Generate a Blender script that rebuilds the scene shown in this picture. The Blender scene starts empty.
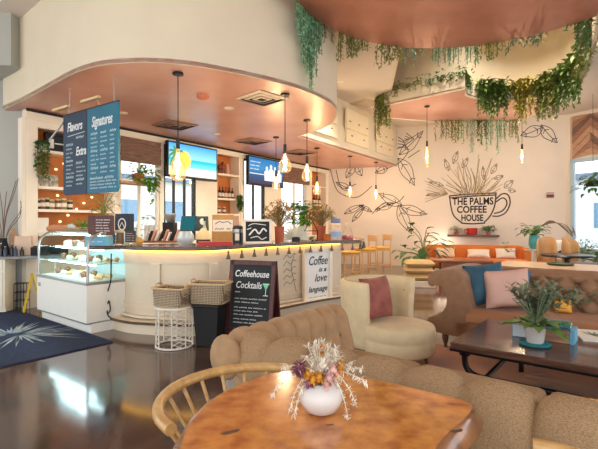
import bpy, bmesh, math, random
from mathutils import Vector, Matrix, geometry
PI = math.pi
RN = random.Random(11)
scene = bpy.context.scene
COL = scene.collection
F, HC, CX, HY = 430.0, 1.37, 299.0, 223.0      # lens, eye height and the horizon of the view
def PZ(px, py, z):
    Y = (HC - z) * F / (py - HY)
    return ((px - CX) / F * Y, Y)
def zat(py, Y):
    return HC + (HY - py) / F * Y
UA = -math.radians(38.4)                        # the furniture and the case share one plan angle
U = Vector((math.cos(UA), math.sin(UA))); V = Vector((-math.sin(UA), math.cos(UA)))

# ------------------------------------------------------------------ mesh builder
class MB:
    def __init__(s):
        s.v = []; s.f = []; s.m = []; s.mi = 0; s.M = None
    def add(s, vs, fs):
        o = len(s.v)
        if s.M is not None:
            vs = [s.M @ Vector(p) for p in vs]
        s.v += [tuple(p) for p in vs]
        s.f += [tuple(i + o for i in f) for f in fs]
        s.m += [s.mi] * len(fs)
        return s
    def box(s, x0, x1, y0, y1, z0, z1):
        vs = [(x, y, z) for z in (z0, z1) for y in (y0, y1) for x in (x0, x1)]
        return s.add(vs, [(0,2,3,1),(4,5,7,6),(0,1,5,4),(1,3,7,5),(3,2,6,7),(2,0,4,6)])
    def cbox(s, c, d, rz=0, rx=0, ry=0):
        old = s.M
        m = Matrix.Translation(c) @ Matrix.Rotation(rz, 4, 'Z') @ Matrix.Rotation(ry, 4, 'Y') @ Matrix.Rotation(rx, 4, 'X')
        s.M = old @ m if old is not None else m
        s.box(-d[0]/2, d[0]/2, -d[1]/2, d[1]/2, -d[2]/2, d[2]/2)
        s.M = old
        return s
    def grid(s, nu, nv, fn, cu=False, cv=False, cap=False):
        vs = [fn(i / (nu if cu else nu - 1), j / (nv if cv else nv - 1)) for i in range(nu) for j in range(nv)]
        fs = []
        for i in range(nu if cu else nu - 1):
            for j in range(nv if cv else nv - 1):
                a = i * nv + j; b = i * nv + (j + 1) % nv
                c = ((i + 1) % nu) * nv + (j + 1) % nv; d = ((i + 1) % nu) * nv + j
                fs.append((a, d, c, b))
        if cap:
            fs.append(tuple(range(nv))); fs.append(tuple((nu - 1) * nv + j for j in reversed(range(nv))))
        return s.add(vs, fs)
    def tube(s, pts, r, n=8, closed=False, flat=1.0):
        P = [Vector(p) for p in pts]; k = len(P)
        rs = r if isinstance(r, (list, tuple)) else [r] * k
        vs = []; ref = None
        for i in range(k):
            if closed: t = P[(i + 1) % k] - P[i - 1]
            else: t = P[min(i + 1, k - 1)] - P[max(i - 1, 0)]
            if t.length < 1e-9: t = Vector((0, 0, 1))
            t.normalize()
            if ref is None:
                ref = Vector((0, 0, 1)) if abs(t.z) < .9 else Vector((1, 0, 0))
            a = ref - t * ref.dot(t)
            if a.length < 1e-6: a = t.orthogonal()
            a.normalize(); ref = a; b = t.cross(a)
            for j in range(n):
                th = 2 * PI * j / n
                vs.append(P[i] + (a * math.cos(th) * flat + b * math.sin(th)) * rs[i])
        fs = []
        for i in range(k if closed else k - 1):
            for j in range(n):
                fs.append((i*n+j, i*n+(j+1) % n, ((i+1) % k)*n+(j+1) % n, ((i+1) % k)*n+j))
        if not closed:
            fs.append(tuple(reversed(range(n)))); fs.append(tuple((k-1)*n+j for j in range(n)))
        return s.add(vs, fs)
    def cyl(s, p0, p1, r0, r1=None, n=14):
        return s.tube([p0, p1], [r0, r0 if r1 is None else r1], n)
    def lathe(s, prof, c=(0, 0, 0), n=24):
        vs = []; fs = []
        for r, z in prof:
            for j in range(n):
                t = 2 * PI * j / n
                vs.append((c[0] + r*math.cos(t), c[1] + r*math.sin(t), c[2] + z))
        for i in range(len(prof) - 1):
            for j in range(n):
                fs.append((i*n+j, i*n+(j+1) % n, (i+1)*n+(j+1) % n, (i+1)*n+j))
        if prof[0][0] > 1e-4: fs.append(tuple(reversed(range(n))))
        if prof[-1][0] > 1e-4: fs.append(tuple((len(prof)-1)*n+j for j in range(n)))
        return s.add(vs, fs)
    def ell(s, c, r, n=14, m=9):
        if not isinstance(r, (tuple, list)): r = (r, r, r)
        def fn(i, j):
            a = PI * i; t = 2 * PI * j
            return (c[0] + r[0]*math.sin(a)*math.cos(t), c[1] + r[1]*math.sin(a)*math.sin(t), c[2] - r[2]*math.cos(a))
        return s.grid(m, n, fn, cv=True)
    def prism(s, poly, z0, z1):
        n = len(poly)
        vs = [(p[0], p[1], z0) for p in poly] + [(p[0], p[1], z1) for p in poly]
        return s.add(vs, [tuple(reversed(range(n))), tuple(range(n, 2*n))] + [(i, (i+1) % n, n+(i+1) % n, n+i) for i in range(n)])
    def extr(s, poly, y0, y1):
        n = len(poly)
        vs = [(p[0], y0, p[1]) for p in poly] + [(p[0], y1, p[1]) for p in poly]
        return s.add(vs, [tuple(range(n)), tuple(reversed(range(n, 2*n)))] + [(i, n+i, n+(i+1) % n, (i+1) % n) for i in range(n)])
    def strip(s, pts, z0, z1, th=.06, side=1):
        """a standing wall along an open plan line, th thick to its left (side 1) or right"""
        o = offset(pts, th * side, False)
        return s.prism([tuple(p) for p in pts] + [tuple(p) for p in reversed(o)], z0, z1) if False else s._strip(pts, o, z0, z1)
    def _strip(s, a, b, z0, z1):
        n = len(a); vs = []
        for p, q in zip(a, b):
            vs += [(p[0], p[1], z0), (p[0], p[1], z1), (q[0], q[1], z1), (q[0], q[1], z0)]
        fs = []
        for i in range(n - 1):
            for j in range(4):
                fs.append((i*4+j, i*4+(j+1) % 4, (i+1)*4+(j+1) % 4, (i+1)*4+j))
        fs += [(3, 2, 1, 0), tuple((n-1)*4+j for j in range(4))]
        return s.add(vs, fs)
    def pillow(s, w, h, t, n=13, pinch=.06):
        """square cushion standing in the XZ plane, its base on z = 0"""
        for sg in (-1, 1):
            def fn(i, j):
                a = 2*i - 1; b = 2*j - 1
                d = max(0, (1 - a**4) * (1 - b**4)) ** .55
                k = 1 - pinch * (1 - abs(a)**2) * abs(b)**3; l = 1 - pinch * (1 - abs(b)**2) * abs(a)**3
                return (a*w/2*l, sg*t/2*d, h/2 + b*h/2*k)
            s.grid(n, n, fn)
        return s
    def leaf(s, p, d, L, W, droop=.3, up=None):
        d = Vector(d).normalized(); p = Vector(p)
        side = d.cross(Vector((0, 0, 1)) if up is None else Vector(up))
        if side.length < 1e-3: side = Vector((1, 0, 0))
        side.normalize(); dz = Vector((0, 0, -1))
        a = p + d*L*.35 + dz*L*droop*.1; b = p + d*L*.7 + dz*L*droop*.45; c = p + d*L + dz*L*droop
        nrm = side.cross(d) * W * .12
        return s.add([p, a - side*W/2 + nrm, a, a + side*W/2 + nrm, b - side*W*.38 + nrm, b, b + side*W*.38 + nrm, c],
                     [(0,2,1), (0,3,2), (1,2,5,4), (2,3,6,5), (4,5,7), (5,6,7)])
    def ribbon(s, pts, w, y=-.004, th=.003):
        """a painted stroke in the XZ plane, w wide"""
        P = [Vector((p[0], p[1])) for p in pts]; k = len(P); vs = []
        for i in range(k):
            t = P[min(i+1, k-1)] - P[max(i-1, 0)]
            if t.length < 1e-9: t = Vector((1, 0))
            t.normalize(); q = Vector((-t.y, t.x)) * w / 2
            a = P[i] + q; b = P[i] - q
            vs += [(a.x, y, a.y), (b.x, y, b.y)]
        return s.add(vs, [(2*i, 2*i+1, 2*i+3, 2*i+2) for i in range(k-1)])
    def build(s, name, mats, parent=None, bevel=0, sub=0, sharp=38, solid=0):
        me = bpy.data.meshes.new(name)
        me.from_pydata(s.v, [], s.f)
        bm = bmesh.new(); bm.from_mesh(me)
        (bmesh.ops.remove_doubles(bm, verts=bm.verts, dist=1e-5) if not isinstance(mats, (list, tuple)) else None)
        if not solid: bmesh.ops.recalc_face_normals(bm, faces=bm.faces)
        bm.to_mesh(me); ok = len(bm.faces) == len(s.m); bm.free()
        if not isinstance(mats, (list, tuple)): mats = [mats]
        for m in mats: me.materials.append(m)
        if len(mats) > 1 and ok:
            me.polygons.foreach_set('material_index', s.m)
        me.shade_smooth(); me.set_sharp_from_angle(angle=math.radians(sharp)); me.update()
        o = bpy.data.objects.new(name, me); COL.objects.link(o)
        if parent is not None: o.parent = parent
        if bevel:
            b = o.modifiers.new('bevel', 'BEVEL'); b.width = bevel; b.segments = 2; b.limit_method = 'ANGLE'; b.angle_limit = math.radians(40)
        if sub:
            b = o.modifiers.new('sub', 'SUBSURF'); b.levels = sub; b.render_levels = sub
        return o

def offset(pts, d, closed=True):
    n = len(pts); out = []
    for i in range(n):
        p = Vector(pts[i][:2])
        if closed: a = Vector(pts[i-1][:2]); b = Vector(pts[(i+1) % n][:2])
        else: a = Vector(pts[max(i-1, 0)][:2]); b = Vector(pts[min(i+1, n-1)][:2])
        t = (b - a).normalized()
        out.append((p.x - t.y*d, p.y + t.x*d))
    return out
def catmull(pts, k=6, closed=False):
    P = [Vector(p) for p in pts]; n = len(P); out = []
    for i in range(n if closed else n - 1):
        if closed: a, b, c, d = P[i-1], P[i], P[(i+1) % n], P[(i+2) % n]
        else: a, b, c, d = P[max(i-1, 0)], P[i], P[i+1], P[min(i+2, n-1)]
        for j in range(k):
            t = j / k
            out.append(.5*((2*b) + (c-a)*t + (2*a-5*b+4*c-d)*t*t + (3*b-a-3*c+d)*t**3))
    if not closed: out.append(P[-1])
    return [tuple(p) for p in out]

def tag(o, label=None, cat=None, group=None, kind=None):
    if label: o['label'] = label
    if cat: o['category'] = cat
    if group: o['group'] = group
    if kind: o['kind'] = kind
    return o
def thing(name, label, cat, loc=(0, 0, 0), rz=0, group=None):
    o = bpy.data.objects.new(name, None); COL.objects.link(o)
    o.empty_display_size = .1
    o.location = loc if len(loc) == 3 else (loc[0], loc[1], 0); o.rotation_euler = (0, 0, rz)
    return tag(o, label, cat, group)
def solo(name, mb, mat, label, cat, loc=(0, 0, 0), rz=0, group=None, **k):
    o = mb.build(name, mat, None, **k); o.location = loc; o.rotation_euler = (0, 0, rz)
    return tag(o, label, cat, group)
def struct(name, mb, mat, parent=None, loc=(0, 0, 0), rz=0, **k):
    o = mb.build(name, mat, parent, **k)
    if parent is None: o.location = loc; o.rotation_euler = (0, 0, rz); o['kind'] = 'structure'
    return o
def dup(o, loc, rz=None, label=None, group=None, scale=None, parent=None):
    c = o.copy(); COL.objects.link(c)
    if parent is not None: c.parent = parent
    else:
        c.location = loc
        if rz is not None: c.rotation_euler = (0, 0, rz)
        if scale: c.scale = (scale,)*3 if not isinstance(scale, tuple) else scale
        if label: c['label'] = label
        if group: c['group'] = group
    for ch in [q for q in bpy.data.objects if q.parent == o]:
        dup(ch, None, parent=c)
    return c

# ------------------------------------------------------------------ materials
def lin(c):
    r = []
    for x in c:
        x /= 255.0
        r.append(x/12.92 if x <= .04045 else ((x+.055)/1.055)**2.4)
    return (*r, 1)
def base(name):
    m = bpy.data.materials.new(name); m.use_nodes = True
    nt = m.node_tree; return m, nt, nt.nodes['Principled BSDF']
def mat(name, c, rough=.55, metal=0, var=.12, scale=9, bump=0, bscale=60, emit=0, ecol=None, c2=None, stretch=None, spec=.5, sheen=0, coat=0, detail=4):
    m, nt, b = base(name); N = nt.nodes; L = nt.links
    tc = N.new('ShaderNodeTexCoord'); mp = N.new('ShaderNodeMapping'); L.new(tc.outputs['Object'], mp.inputs['Vector'])
    if stretch: mp.inputs['Scale'].default_value = stretch
    if var or c2:
        nz = N.new('ShaderNodeTexNoise'); nz.inputs['Scale'].default_value = scale; nz.inputs['Detail'].default_value = detail
        L.new(mp.outputs['Vector'], nz.inputs['Vector'])
        rp = N.new('ShaderNodeValToRGB'); L.new(nz.outputs['Fac'], rp.inputs['Fac'])
        a = lin(c); d = lin(c2) if c2 else tuple(x*(1-var) for x in a[:3]) + (1,)
        rp.color_ramp.elements[0].position = .32; rp.color_ramp.elements[1].position = .68
        rp.color_ramp.elements[0].color = d; rp.color_ramp.elements[1].color = a
        L.new(rp.outputs['Color'], b.inputs['Base Color'])
    else:
        b.inputs['Base Color'].default_value = lin(c)
    b.inputs['Roughness'].default_value = rough; b.inputs['Metallic'].default_value = metal
    b.inputs['Specular IOR Level'].default_value = spec
    if sheen: b.inputs['Sheen Weight'].default_value = sheen
    if coat: b.inputs['Coat Weight'].default_value = coat; b.inputs['Coat Roughness'].default_value = .06
    if emit:
        b.inputs['Emission Color'].default_value = lin(ecol or c); b.inputs['Emission Strength'].default_value = emit
    if bump:
        n2 = N.new('ShaderNodeTexNoise'); n2.inputs['Scale'].default_value = bscale; n2.inputs['Detail'].default_value = 3
        L.new(mp.outputs['Vector'], n2.inputs['Vector'])
        bp = N.new('ShaderNodeBump'); bp.inputs['Strength'].default_value = bump; bp.inputs['Distance'].default_value = .02
        L.new(n2.outputs['Fac'], bp.inputs['Height']); L.new(bp.outputs['Normal'], b.inputs['Normal'])
    return m
def wood(name, c, c2, rough=.4, axis='x', scale=5, coat=0, spec=.5):
    st = {'x': (1, 9, 9), 'y': (9, 1, 9), 'z': (9, 9, 1)}[axis]
    return mat(name, c, rough, c2=c2, scale=scale, stretch=st, bump=.08, bscale=12, coat=coat, spec=spec)
def weave(name, c, c2, scale=120, rough=.8, bump=.5):
    """two crossed waves: cloth, wicker"""
    m, nt, b = base(name); N = nt.nodes; L = nt.links
    tc = N.new('ShaderNodeTexCoord'); fac = []
    for ax in ('X', 'Z'):
        w = N.new('ShaderNodeTexWave'); w.bands_direction = ax; w.inputs['Scale'].default_value = scale / 6.28
        w.inputs['Distortion'].default_value = 1.5; w.inputs['Detail'].default_value = 1
        L.new(tc.outputs['Object'], w.inputs['Vector']); fac.append(w)
    mx = N.new('ShaderNodeMath'); mx.operation = 'MULTIPLY'; L.new(fac[0].outputs['Fac'], mx.inputs[0]); L.new(fac[1].outputs['Fac'], mx.inputs[1])
    rp = N.new('ShaderNodeValToRGB'); L.new(mx.outputs[0], rp.inputs['Fac'])
    rp.color_ramp.elements[0].color = lin(c2); rp.color_ramp.elements[1].color = lin(c); rp.color_ramp.elements[1].position = .6
    L.new(rp.outputs['Color'], b.inputs['Base Color']); b.inputs['Roughness'].default_value = rough
    bp = N.new('ShaderNodeBump'); bp.inputs['Strength'].default_value = bump; bp.inputs['Distance'].default_value = .006
    L.new(mx.outputs[0], bp.inputs['Height']); L.new(bp.outputs['Normal'], b.inputs['Normal'])
    return m
def glass(name, tint=(255, 255, 255), rough=0.0, refl=.12):
    m = bpy.data.materials.new(name); m.use_nodes = True; nt = m.node_tree; N = nt.nodes; L = nt.links
    N.remove(N['Principled BSDF']); out = N['Material Output']
    t = N.new('ShaderNodeBsdfTransparent'); t.inputs['Color'].default_value = lin(tint)
    g = N.new('ShaderNodeBsdfGlossy'); g.inputs['Roughness'].default_value = rough
    fr = N.new('ShaderNodeLayerWeight'); fr.inputs['Blend'].default_value = .25
    mp = N.new('ShaderNodeMath'); mp.operation = 'MULTIPLY_ADD'; mp.inputs[1].default_value = .35; mp.inputs[2].default_value = refl * .15
    L.new(fr.outputs['Fresnel'], mp.inputs[0])
    x = N.new('ShaderNodeMixShader'); L.new(mp.outputs[0], x.inputs['Fac']); L.new(t.outputs[0], x.inputs[1]); L.new(g.outputs[0], x.inputs[2])
    L.new(x.outputs[0], out.inputs['Surface'])
    return m
def emis(name, c, s):
    m = bpy.data.materials.new(name); m.use_nodes = True; nt = m.node_tree; N = nt.nodes
    N.remove(N['Principled BSDF']); e = N.new('ShaderNodeEmission'); e.inputs['Color'].default_value = lin(c); e.inputs['Strength'].default_value = s
    nt.links.new(e.outputs[0], N['Material Output'].inputs['Surface']); return m
def leafmat(name, c, c2, rough=.5):
    m = mat(name, c, rough, c2=c2, scale=14); return m

PLASTER = mat('cream_plaster', (228, 215, 190), .75, var=.04, scale=2.5, bump=.05, bscale=90)
MURALW = mat('blush_plaster', (234, 220, 206), .7, var=.05, scale=1.3, bump=.04, bscale=60)
GREYW = mat('grey_plaster', (178, 177, 170), .75, var=.04, scale=2)
WHITEC = mat('ceiling_white', (228, 214, 202), .8, var=.03, scale=2)
ATRIUM = mat('atrium_plaster', (222, 208, 186), .75, var=.04, scale=2)
TRIMW = mat('white_trim', (243, 232, 214), .5, var=.03, scale=6)
PANELW = mat('bar_panel_cream', (226, 210, 184), .45, var=.06, scale=2.2)
COPPER = mat('copper_plaster', (222, 172, 156), .32, metal=.25, c2=(204, 146, 126), scale=1.4, bump=.05, bscale=30)
COPPERD = mat('canopy_copper', (206, 140, 116), .5, metal=.25, c2=(180, 114, 90), scale=1.3, bump=.05, bscale=20, detail=8)
FLOOR = mat('polished_concrete', (104, 78, 66), .12, c2=(66, 49, 42), scale=1.7, spec=.75, coat=.15, detail=9, bump=.015, bscale=6)
BLACK = mat('black_metal', (24, 23, 24), .35, metal=.4, var=.1)
BLACKM = mat('matt_black', (22, 22, 24), .7, var=.1)
STEEL = mat('brushed_steel', (170, 172, 170), .32, metal=.8, var=.08, stretch=(1, 1, 20))
CHALK = mat('chalk_white', (235, 238, 236), .9, var=.05)
SLATE = mat('chalkboard', (36, 42, 44), .75, var=.2, scale=4)
INK = mat('mural_ink', (74, 66, 64), .8, var=.1)
INKS = mat('mural_ink_pale', (150, 134, 118), .8, var=.1)
INKG = mat('mural_ink_ochre', (196, 172, 122), .8, var=.1)
SOFA = mat('tan_sofa_weave', (184, 150, 112), .85, c2=(146, 114, 78), scale=150, stretch=(1, 1, 2.2), bump=.35, bscale=260, detail=2)
VELVET = mat('taupe_velvet', (178, 140, 100), .75, var=.2, scale=14, sheen=.08)
SOFA_SHADE = mat('shaded_sofa_backing', (158, 146, 134), .85, var=.08, scale=20, bump=.15, bscale=300)  # sofa cloth greyed: the bluish shade below the roll is put into its colour
CREAMV = mat('cream_velvet', (224, 202, 160), .7, var=.1, scale=10, sheen=.1)
BURL = mat('amber_burl', (226, 150, 70), .16, c2=(168, 90, 34), scale=16, coat=.7, detail=12)
BARK = mat('slab_edge', (176, 118, 70), .3, c2=(104, 62, 38), scale=9, coat=.4, detail=8)
PALEWOOD = wood('pale_bentwood', (214, 170, 108), (186, 138, 78), .35, 'x', 4, coat=.2)
OAK = wood('stool_oak', (222, 178, 122), (196, 148, 94), .45, 'z', 4)
DARKWOOD = wood('dark_table_wood', (112, 78, 64), (74, 50, 42), .22, 'x', 4, coat=.35)
WALNUT = wood('shade_walnut', (138, 100, 82), (96, 66, 54), .6, 'x', 6)
COUNTER = wood('counter_wood', (98, 70, 58), (60, 42, 36), .25, 'x', 4, coat=.3)
MAROON = wood('maroon_frame', (96, 42, 38), (66, 28, 28), .45, 'z', 5)
ORANGEB = mat('orange_shelf_back', (204, 120, 52), .6, var=.18, scale=5)
YELLOW = mat('mustard_leather', (226, 162, 44), .5, var=.1)
ORANGEV = mat('orange_velvet', (222, 124, 46), .7, var=.14, scale=8, sheen=.1)
TERRA = mat('terracotta', (182, 92, 62), .7, var=.15, scale=10)
WHITEG = mat('white_glaze', (216, 208, 202), .25, var=.04, scale=6)
WICKER = weave('grey_wicker', (226, 204, 168), (120, 98, 78), 110, .8, .9)
NAVY = mat('navy_rug_pile', (30, 48, 82), .95, c2=(20, 32, 58), scale=30, bump=.4, bscale=250)
GREENS = [leafmat('fern_green', (122, 152, 74), (78, 108, 46)), leafmat('olive_green', (158, 164, 84), (104, 118, 54)),
          leafmat('sea_green', (156, 208, 168), (104, 164, 128)), leafmat('bright_green', (120, 176, 62), (64, 120, 40)),
          leafmat('deep_green', (96, 138, 70), (58, 96, 46)), leafmat('sage_green', (138, 150, 118), (88, 104, 78)),
          leafmat('gold_green', (204, 186, 84), (150, 150, 62))]
STEM = mat('plant_stem', (104, 92, 56), .7, var=.2)
TWIG = mat('dry_twig', (126, 96, 72), .8, var=.2)
CLEAR = glass('clear_glass')
CASEG = glass('case_glass', (236, 250, 248), 0, .15)
AMBERG = glass('amber_bulb_glass', (255, 232, 190), 0, .2)
def glow(m, c, s):
    nt = m.node_tree; x = nt.nodes['Mix Shader']; e = nt.nodes.new('ShaderNodeEmission'); e.inputs['Color'].default_value = lin(c); e.inputs['Strength'].default_value = s
    a = nt.nodes.new('ShaderNodeAddShader'); nt.links.new(x.outputs[0], a.inputs[0]); nt.links.new(e.outputs[0], a.inputs[1]); nt.links.new(a.outputs[0], nt.nodes['Material Output'].inputs['Surface'])
glow(AMBERG, (255, 226, 170), .16)
FILAM = emis('filament', (255, 206, 130), 14)
PAPER = mat('white_paper', (238, 234, 226), .8, var=.03)
KRAFT = mat('kraft_card', (196, 150, 96), .8, var=.1)
BLUEC = mat('pale_blue_card', (110, 176, 206), .6, var=.06)
TEAL = mat('teal_cloth', (36, 128, 136), .8, var=.12, scale=20)
RED = mat('red_card', (186, 44, 40), .5, var=.1)

def text(s, size, m, parent, loc, name='lettering', shear=0, bold=0, rx=PI/2, rz=0, align='CENTER', sx=1, thick=.0015, fit=None):
    cu = bpy.data.curves.new(name, 'FONT'); cu.body = s; cu.size = size; cu.shear = shear; cu.offset = bold
    cu.align_x = align; cu.extrude = thick; cu.resolution_u = 3
    o = bpy.data.objects.new(name, cu); COL.objects.link(o)
    dg = bpy.context.evaluated_depsgraph_get()
    me = bpy.data.meshes.new_from_object(o.evaluated_get(dg)); me.name = name
    bpy.data.objects.remove(o); bpy.data.curves.remove(cu)
    me.materials.clear(); me.materials.append(m)
    if fit:
        xs = [v.co.x for v in me.vertices]; sx = fit / (max(xs) - min(xs))
    q = bpy.data.objects.new(name, me); COL.objects.link(q); q.parent = parent
    q.location = loc; q.rotation_euler = (rx, 0, rz); q.scale = (sx, 1, 1)
    return q
def scribble(mb, x0, x1, z, h, y, w):
    """a chalked line too small to read: a wavering stroke broken into words"""
    x = x0
    while x < x1 - h:
        L = min(x1 - x, RN.uniform(2.0, 5.5) * h); k = max(3, int(L / (h*.3)))
        mb.ribbon([(x + L*i/k, z + (h*.5 if i % 2 else -h*.1) * RN.uniform(.5, 1)) for i in range(k+1)], w, y)
        x += L + h*.8
# ================================================================== THE SETTING
B0 = Vector((-4.36, 6.87)); BE = Vector((.568, .823)); BA = math.atan2(BE.y, BE.x)
W0 = Vector((1.1, 14.6)); WE = Vector((.939, -.343)); WA = math.atan2(WE.y, WE.x)
def on(o, e, px):
    r = (px - CX) / F
    return (r * o.y - o.x) / (e.x - e.y * r)
def sB(px): return on(B0, BE, px)
def zB(px, py): return zat(py, B0.y + BE.y * sB(px))
def sW(px): return on(W0, WE, px)
def mw(px, py):
    s = sW(px); return (s, zat(py, W0.y + WE.y * s))
def wB(s, y=0, z=0): return (B0.x + BE.x*s - BE.y*y, B0.y + BE.y*s + BE.x*y, z)
def wW(s, y=0, z=0): return (W0.x + WE.x*s - WE.y*y, W0.y + WE.y*s + WE.x*y, z)

mb = MB(); mb.box(-9, 11, -3, 15.2, -.1, 0); struct('floor', mb, FLOOR)

# bar soffit edge in plan
ZC = 3.2
edge = [PZ(x, y, ZC) for x, y in [(3,109),(22,100.5),(50,85.5),(75,72.5),(100,65),(125,62.6),(150,62),(190,65),(230,72),(270,80.5),(300,89),(322,98),(334,106),(337,113),(333,122),(322,128.5),(308,133),(298,136.5)]]
edge = catmull(edge, 5)
S0 = edge[-1]; S1 = (3.16, 13.85)
poly = edge + [S1, tuple(W0), wB(sB(332))[:2], tuple(B0), (-4.78, 7.06)]
mb = MB(); mb.prism(poly, ZC, ZC + .05); struct('ceiling_bar', mb, COPPER)
mb = MB(); mb.strip([tuple(p) for p in edge], ZC - .004, 4.45, .015, 1); struct('wall_bulkhead', mb, PLASTER, sharp=60)
mb = MB(); mb.strip([S0, S1], ZC - .004, 4.45, .015, 1); struct('wall_soffit', mb, PLASTER)
# dropped box at upper left, wall behind the service counter
mb = MB(); mb.box(-9, -4.22, 6.3, 7.4, 3.68, 4.46); struct('wall_upper_box', mb, GREYW)
mb = MB(); mb.strip([(-8, 6.25), (-4.72, 7.0), (-4.36, 6.98)], 0, 4.45, .08, 1); struct('wall_left', mb, GREYW)

# mural wall, window wall
WL = sW(566)
mb = MB(); mb.box(-.3, WL, 0, .12, 0, 4.5); struct('wall_mural', mb, MURALW, loc=(W0.x, W0.y, 0), rz=WA)
C1 = Vector(wW(WL)[:2]); GE = Vector((.555, -.832)).normalized(); GA = math.atan2(GE.y, GE.x)
mb = MB(); mb.box(0, .12, 0, .12, 0, 4.5); mb.box(.12, 5, 0, .12, 0, .6); mb.box(.12, 5, 0, .12, 4.36, 4.5); mb.box(.12, 5, .04, .12, 3.16, 4.36)
wr = struct('wall_right', mb, MURALW, loc=(C1.x, C1.y, 0), rz=GA)
mb = MB()                                              # herringbone cladding above the window
HB = [wood('herring_a', (176, 130, 104), (140, 98, 80), .55, 'x', 5), wood('herring_b', (134, 100, 88), (104, 76, 68), .55, 'x', 5), wood('herring_c', (206, 164, 134), (168, 124, 98), .55, 'x', 5)]
for c in range(5):
    for k in range(-3, 9):
        for sg in (0, 1):
            mb.mi = RN.randrange(3)
            x0 = .16 + c*.9 + sg*.45; z0 = 3.0 + k*.2
            a = [(x0, z0 + (0 if sg == 0 else .45)), (x0 + .45, z0 + (.45 if sg == 0 else 0))]
            q = [a[0], a[1], (a[1][0], a[1][1] + .185), (a[0][0], a[0][1] + .185)]
            q = [(x, min(max(z, 3.17), 4.35)) for x, z in q]
            if max(z for _, z in q) - min(z for _, z in q) > .12: mb.extr(q, .0, .05)
struct('herringbone_cladding', mb, HB, wr)
FRAMEB = mat('pale_blue_frame', (178, 206, 222), .45, var=.03)
w = thing('window_1', None, None, (C1.x, C1.y, 0), GA); w['kind'] = 'structure'
mb = MB()
for x in (.12, 1.7, 3.3, 4.9): mb.box(x, x + .1, -.03, .08, .6, 3.16)
mb.box(.12, 5, -.03, .08, 3.06, 3.16); mb.box(.12, 5, -.06, .1, .56, .66)
mb.build('window_frame', FRAMEB, w, bevel=.008)
mb = MB(); mb.box(.2, 4.9, .02, .03, .66, 3.06); mb.build('window_pane', CLEAR, w)

# high ceiling with the raised atrium over the seating
nA = [PZ(384, 105, 4.17), PZ(465, 88, 4.17)]
nB = catmull([PZ(467, 94.5, 4.17), PZ(482, 98.5, 4.17), PZ(507, 99.5, 4.17), PZ(532, 97, 4.17), PZ(556, 90, 4.17), PZ(574, 79, 4.17), PZ(585, 64, 4.17), PZ(592, 42, 4.17), (3.9, 5.6)], 4)
near = [tuple(p) for p in nA] + [tuple(p) for p in nB]
outer = [(4.15, 5.6), PZ(597, 42, 4.17), PZ(592, 64, 4.17), PZ(583, 81, 4.17), PZ(568, 96, 4.17), PZ(548, 108, 4.17), PZ(520, 120.5, 4.17), PZ(435, 121.5, 4.17), PZ(384, 117.5, 4.17)]
outer = [tuple(p) for p in outer]
mb = MB(); mb.prism(near + outer, 4.17, 4.2); struct('ceiling_soffit', mb, COPPER)
mb = MB(); mb.strip(near, 4.15, 4.46, .05, 1); mb.strip(outer + [near[0]], 4.15, 4.45, .03, 1); struct('trim_1', mb, PLASTER, sharp=60)
led = [tuple(p) for p in offset(near, .22, False)]     # the wall stands back behind a planted ledge
hole = led + [(4.2, 3.0), (3.6, 1.9), (1.6, 1.9), (1.2, 4.6), (1.66, 7.0)]
out4 = [(-9, -3), (11, -3), (11, 15.2), (-9, 15.2)]
tri = geometry.tessellate_polygon([[Vector((x, y, 0)) for x, y in out4], [Vector((x, y, 0)) for x, y in reversed(hole)]])
allp = out4 + list(reversed(hole))
mb = MB(); mb.add([(x, y, 4.45) for x, y in allp], [tuple(t) for t in tri]); struct('ceiling', mb, WHITEC)
mb = MB(); mb.strip(hole + [hole[0]], 4.45, 6.3, .05, -1); struct('wall_atrium', mb, ATRIUM, sharp=60)
mb = MB(); mb.prism(hole, 6.3, 6.35); struct('ceiling_atrium', mb, WHITEC)
# round copper canopy under the atrium
DC = Vector((2.10, 4.62)); DR = 2.27
mb = MB(); mb.lathe([(.001, 4.17), (DR, 4.17), (DR, 4.44), (DR - .06, 4.44), (DR - .06, 4.2), (.001, 4.2)], (DC.x, DC.y, 0), 72); struct('ceiling_canopy', mb, COPPERD)

# back wall of the bar: posts, header and dado, open where windows and shelves stand
wb = MB()
Z0, Z1 = .98, 3.0
wb.box(0, sB(333), 0, .14, Z1 + .05, ZC); wb.box(0, sB(333), 0, .14, 0, Z0)
for a, b in [(22, 27), (115, 119.5), (160, 164), (196, 217), (240.5, 243.5), (265, 281), (308.5, 312), (326, 333)]:
    wb.box(sB(a), sB(b), 0, .14, Z0, Z1 + .05)
wb.box(sB(25.5), sB(37), -.01, .1, .9, Z1 + .1)
wb.box(sB(27), sB(116), 0, .14, 2.93, Z1 + .06); 
struct('wall_back', wb, TRIMW, loc=(B0.x, B0.y, 0), rz=BA)
mb = MB(); mb.box(0, sB(333), -.035, 0, ZC - .035, ZC - .002); struct('trim_2', mb, BLACKM, loc=(B0.x, B0.y, 0), rz=BA)
mb = MB(); mb.box(sB(27), sB(333), -.025, 0, Z1 + .04, Z1 + .07); struct('trim_3', mb, TRIMW, loc=(B0.x, B0.y, 0), rz=BA)
mb = MB(); mb.box(-.05, .4, -.32, 0, 0, ZC); struct('wall_bar_end', mb, TRIMW, loc=wB(sB(333) - .02), rz=BA) if False else None

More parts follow.
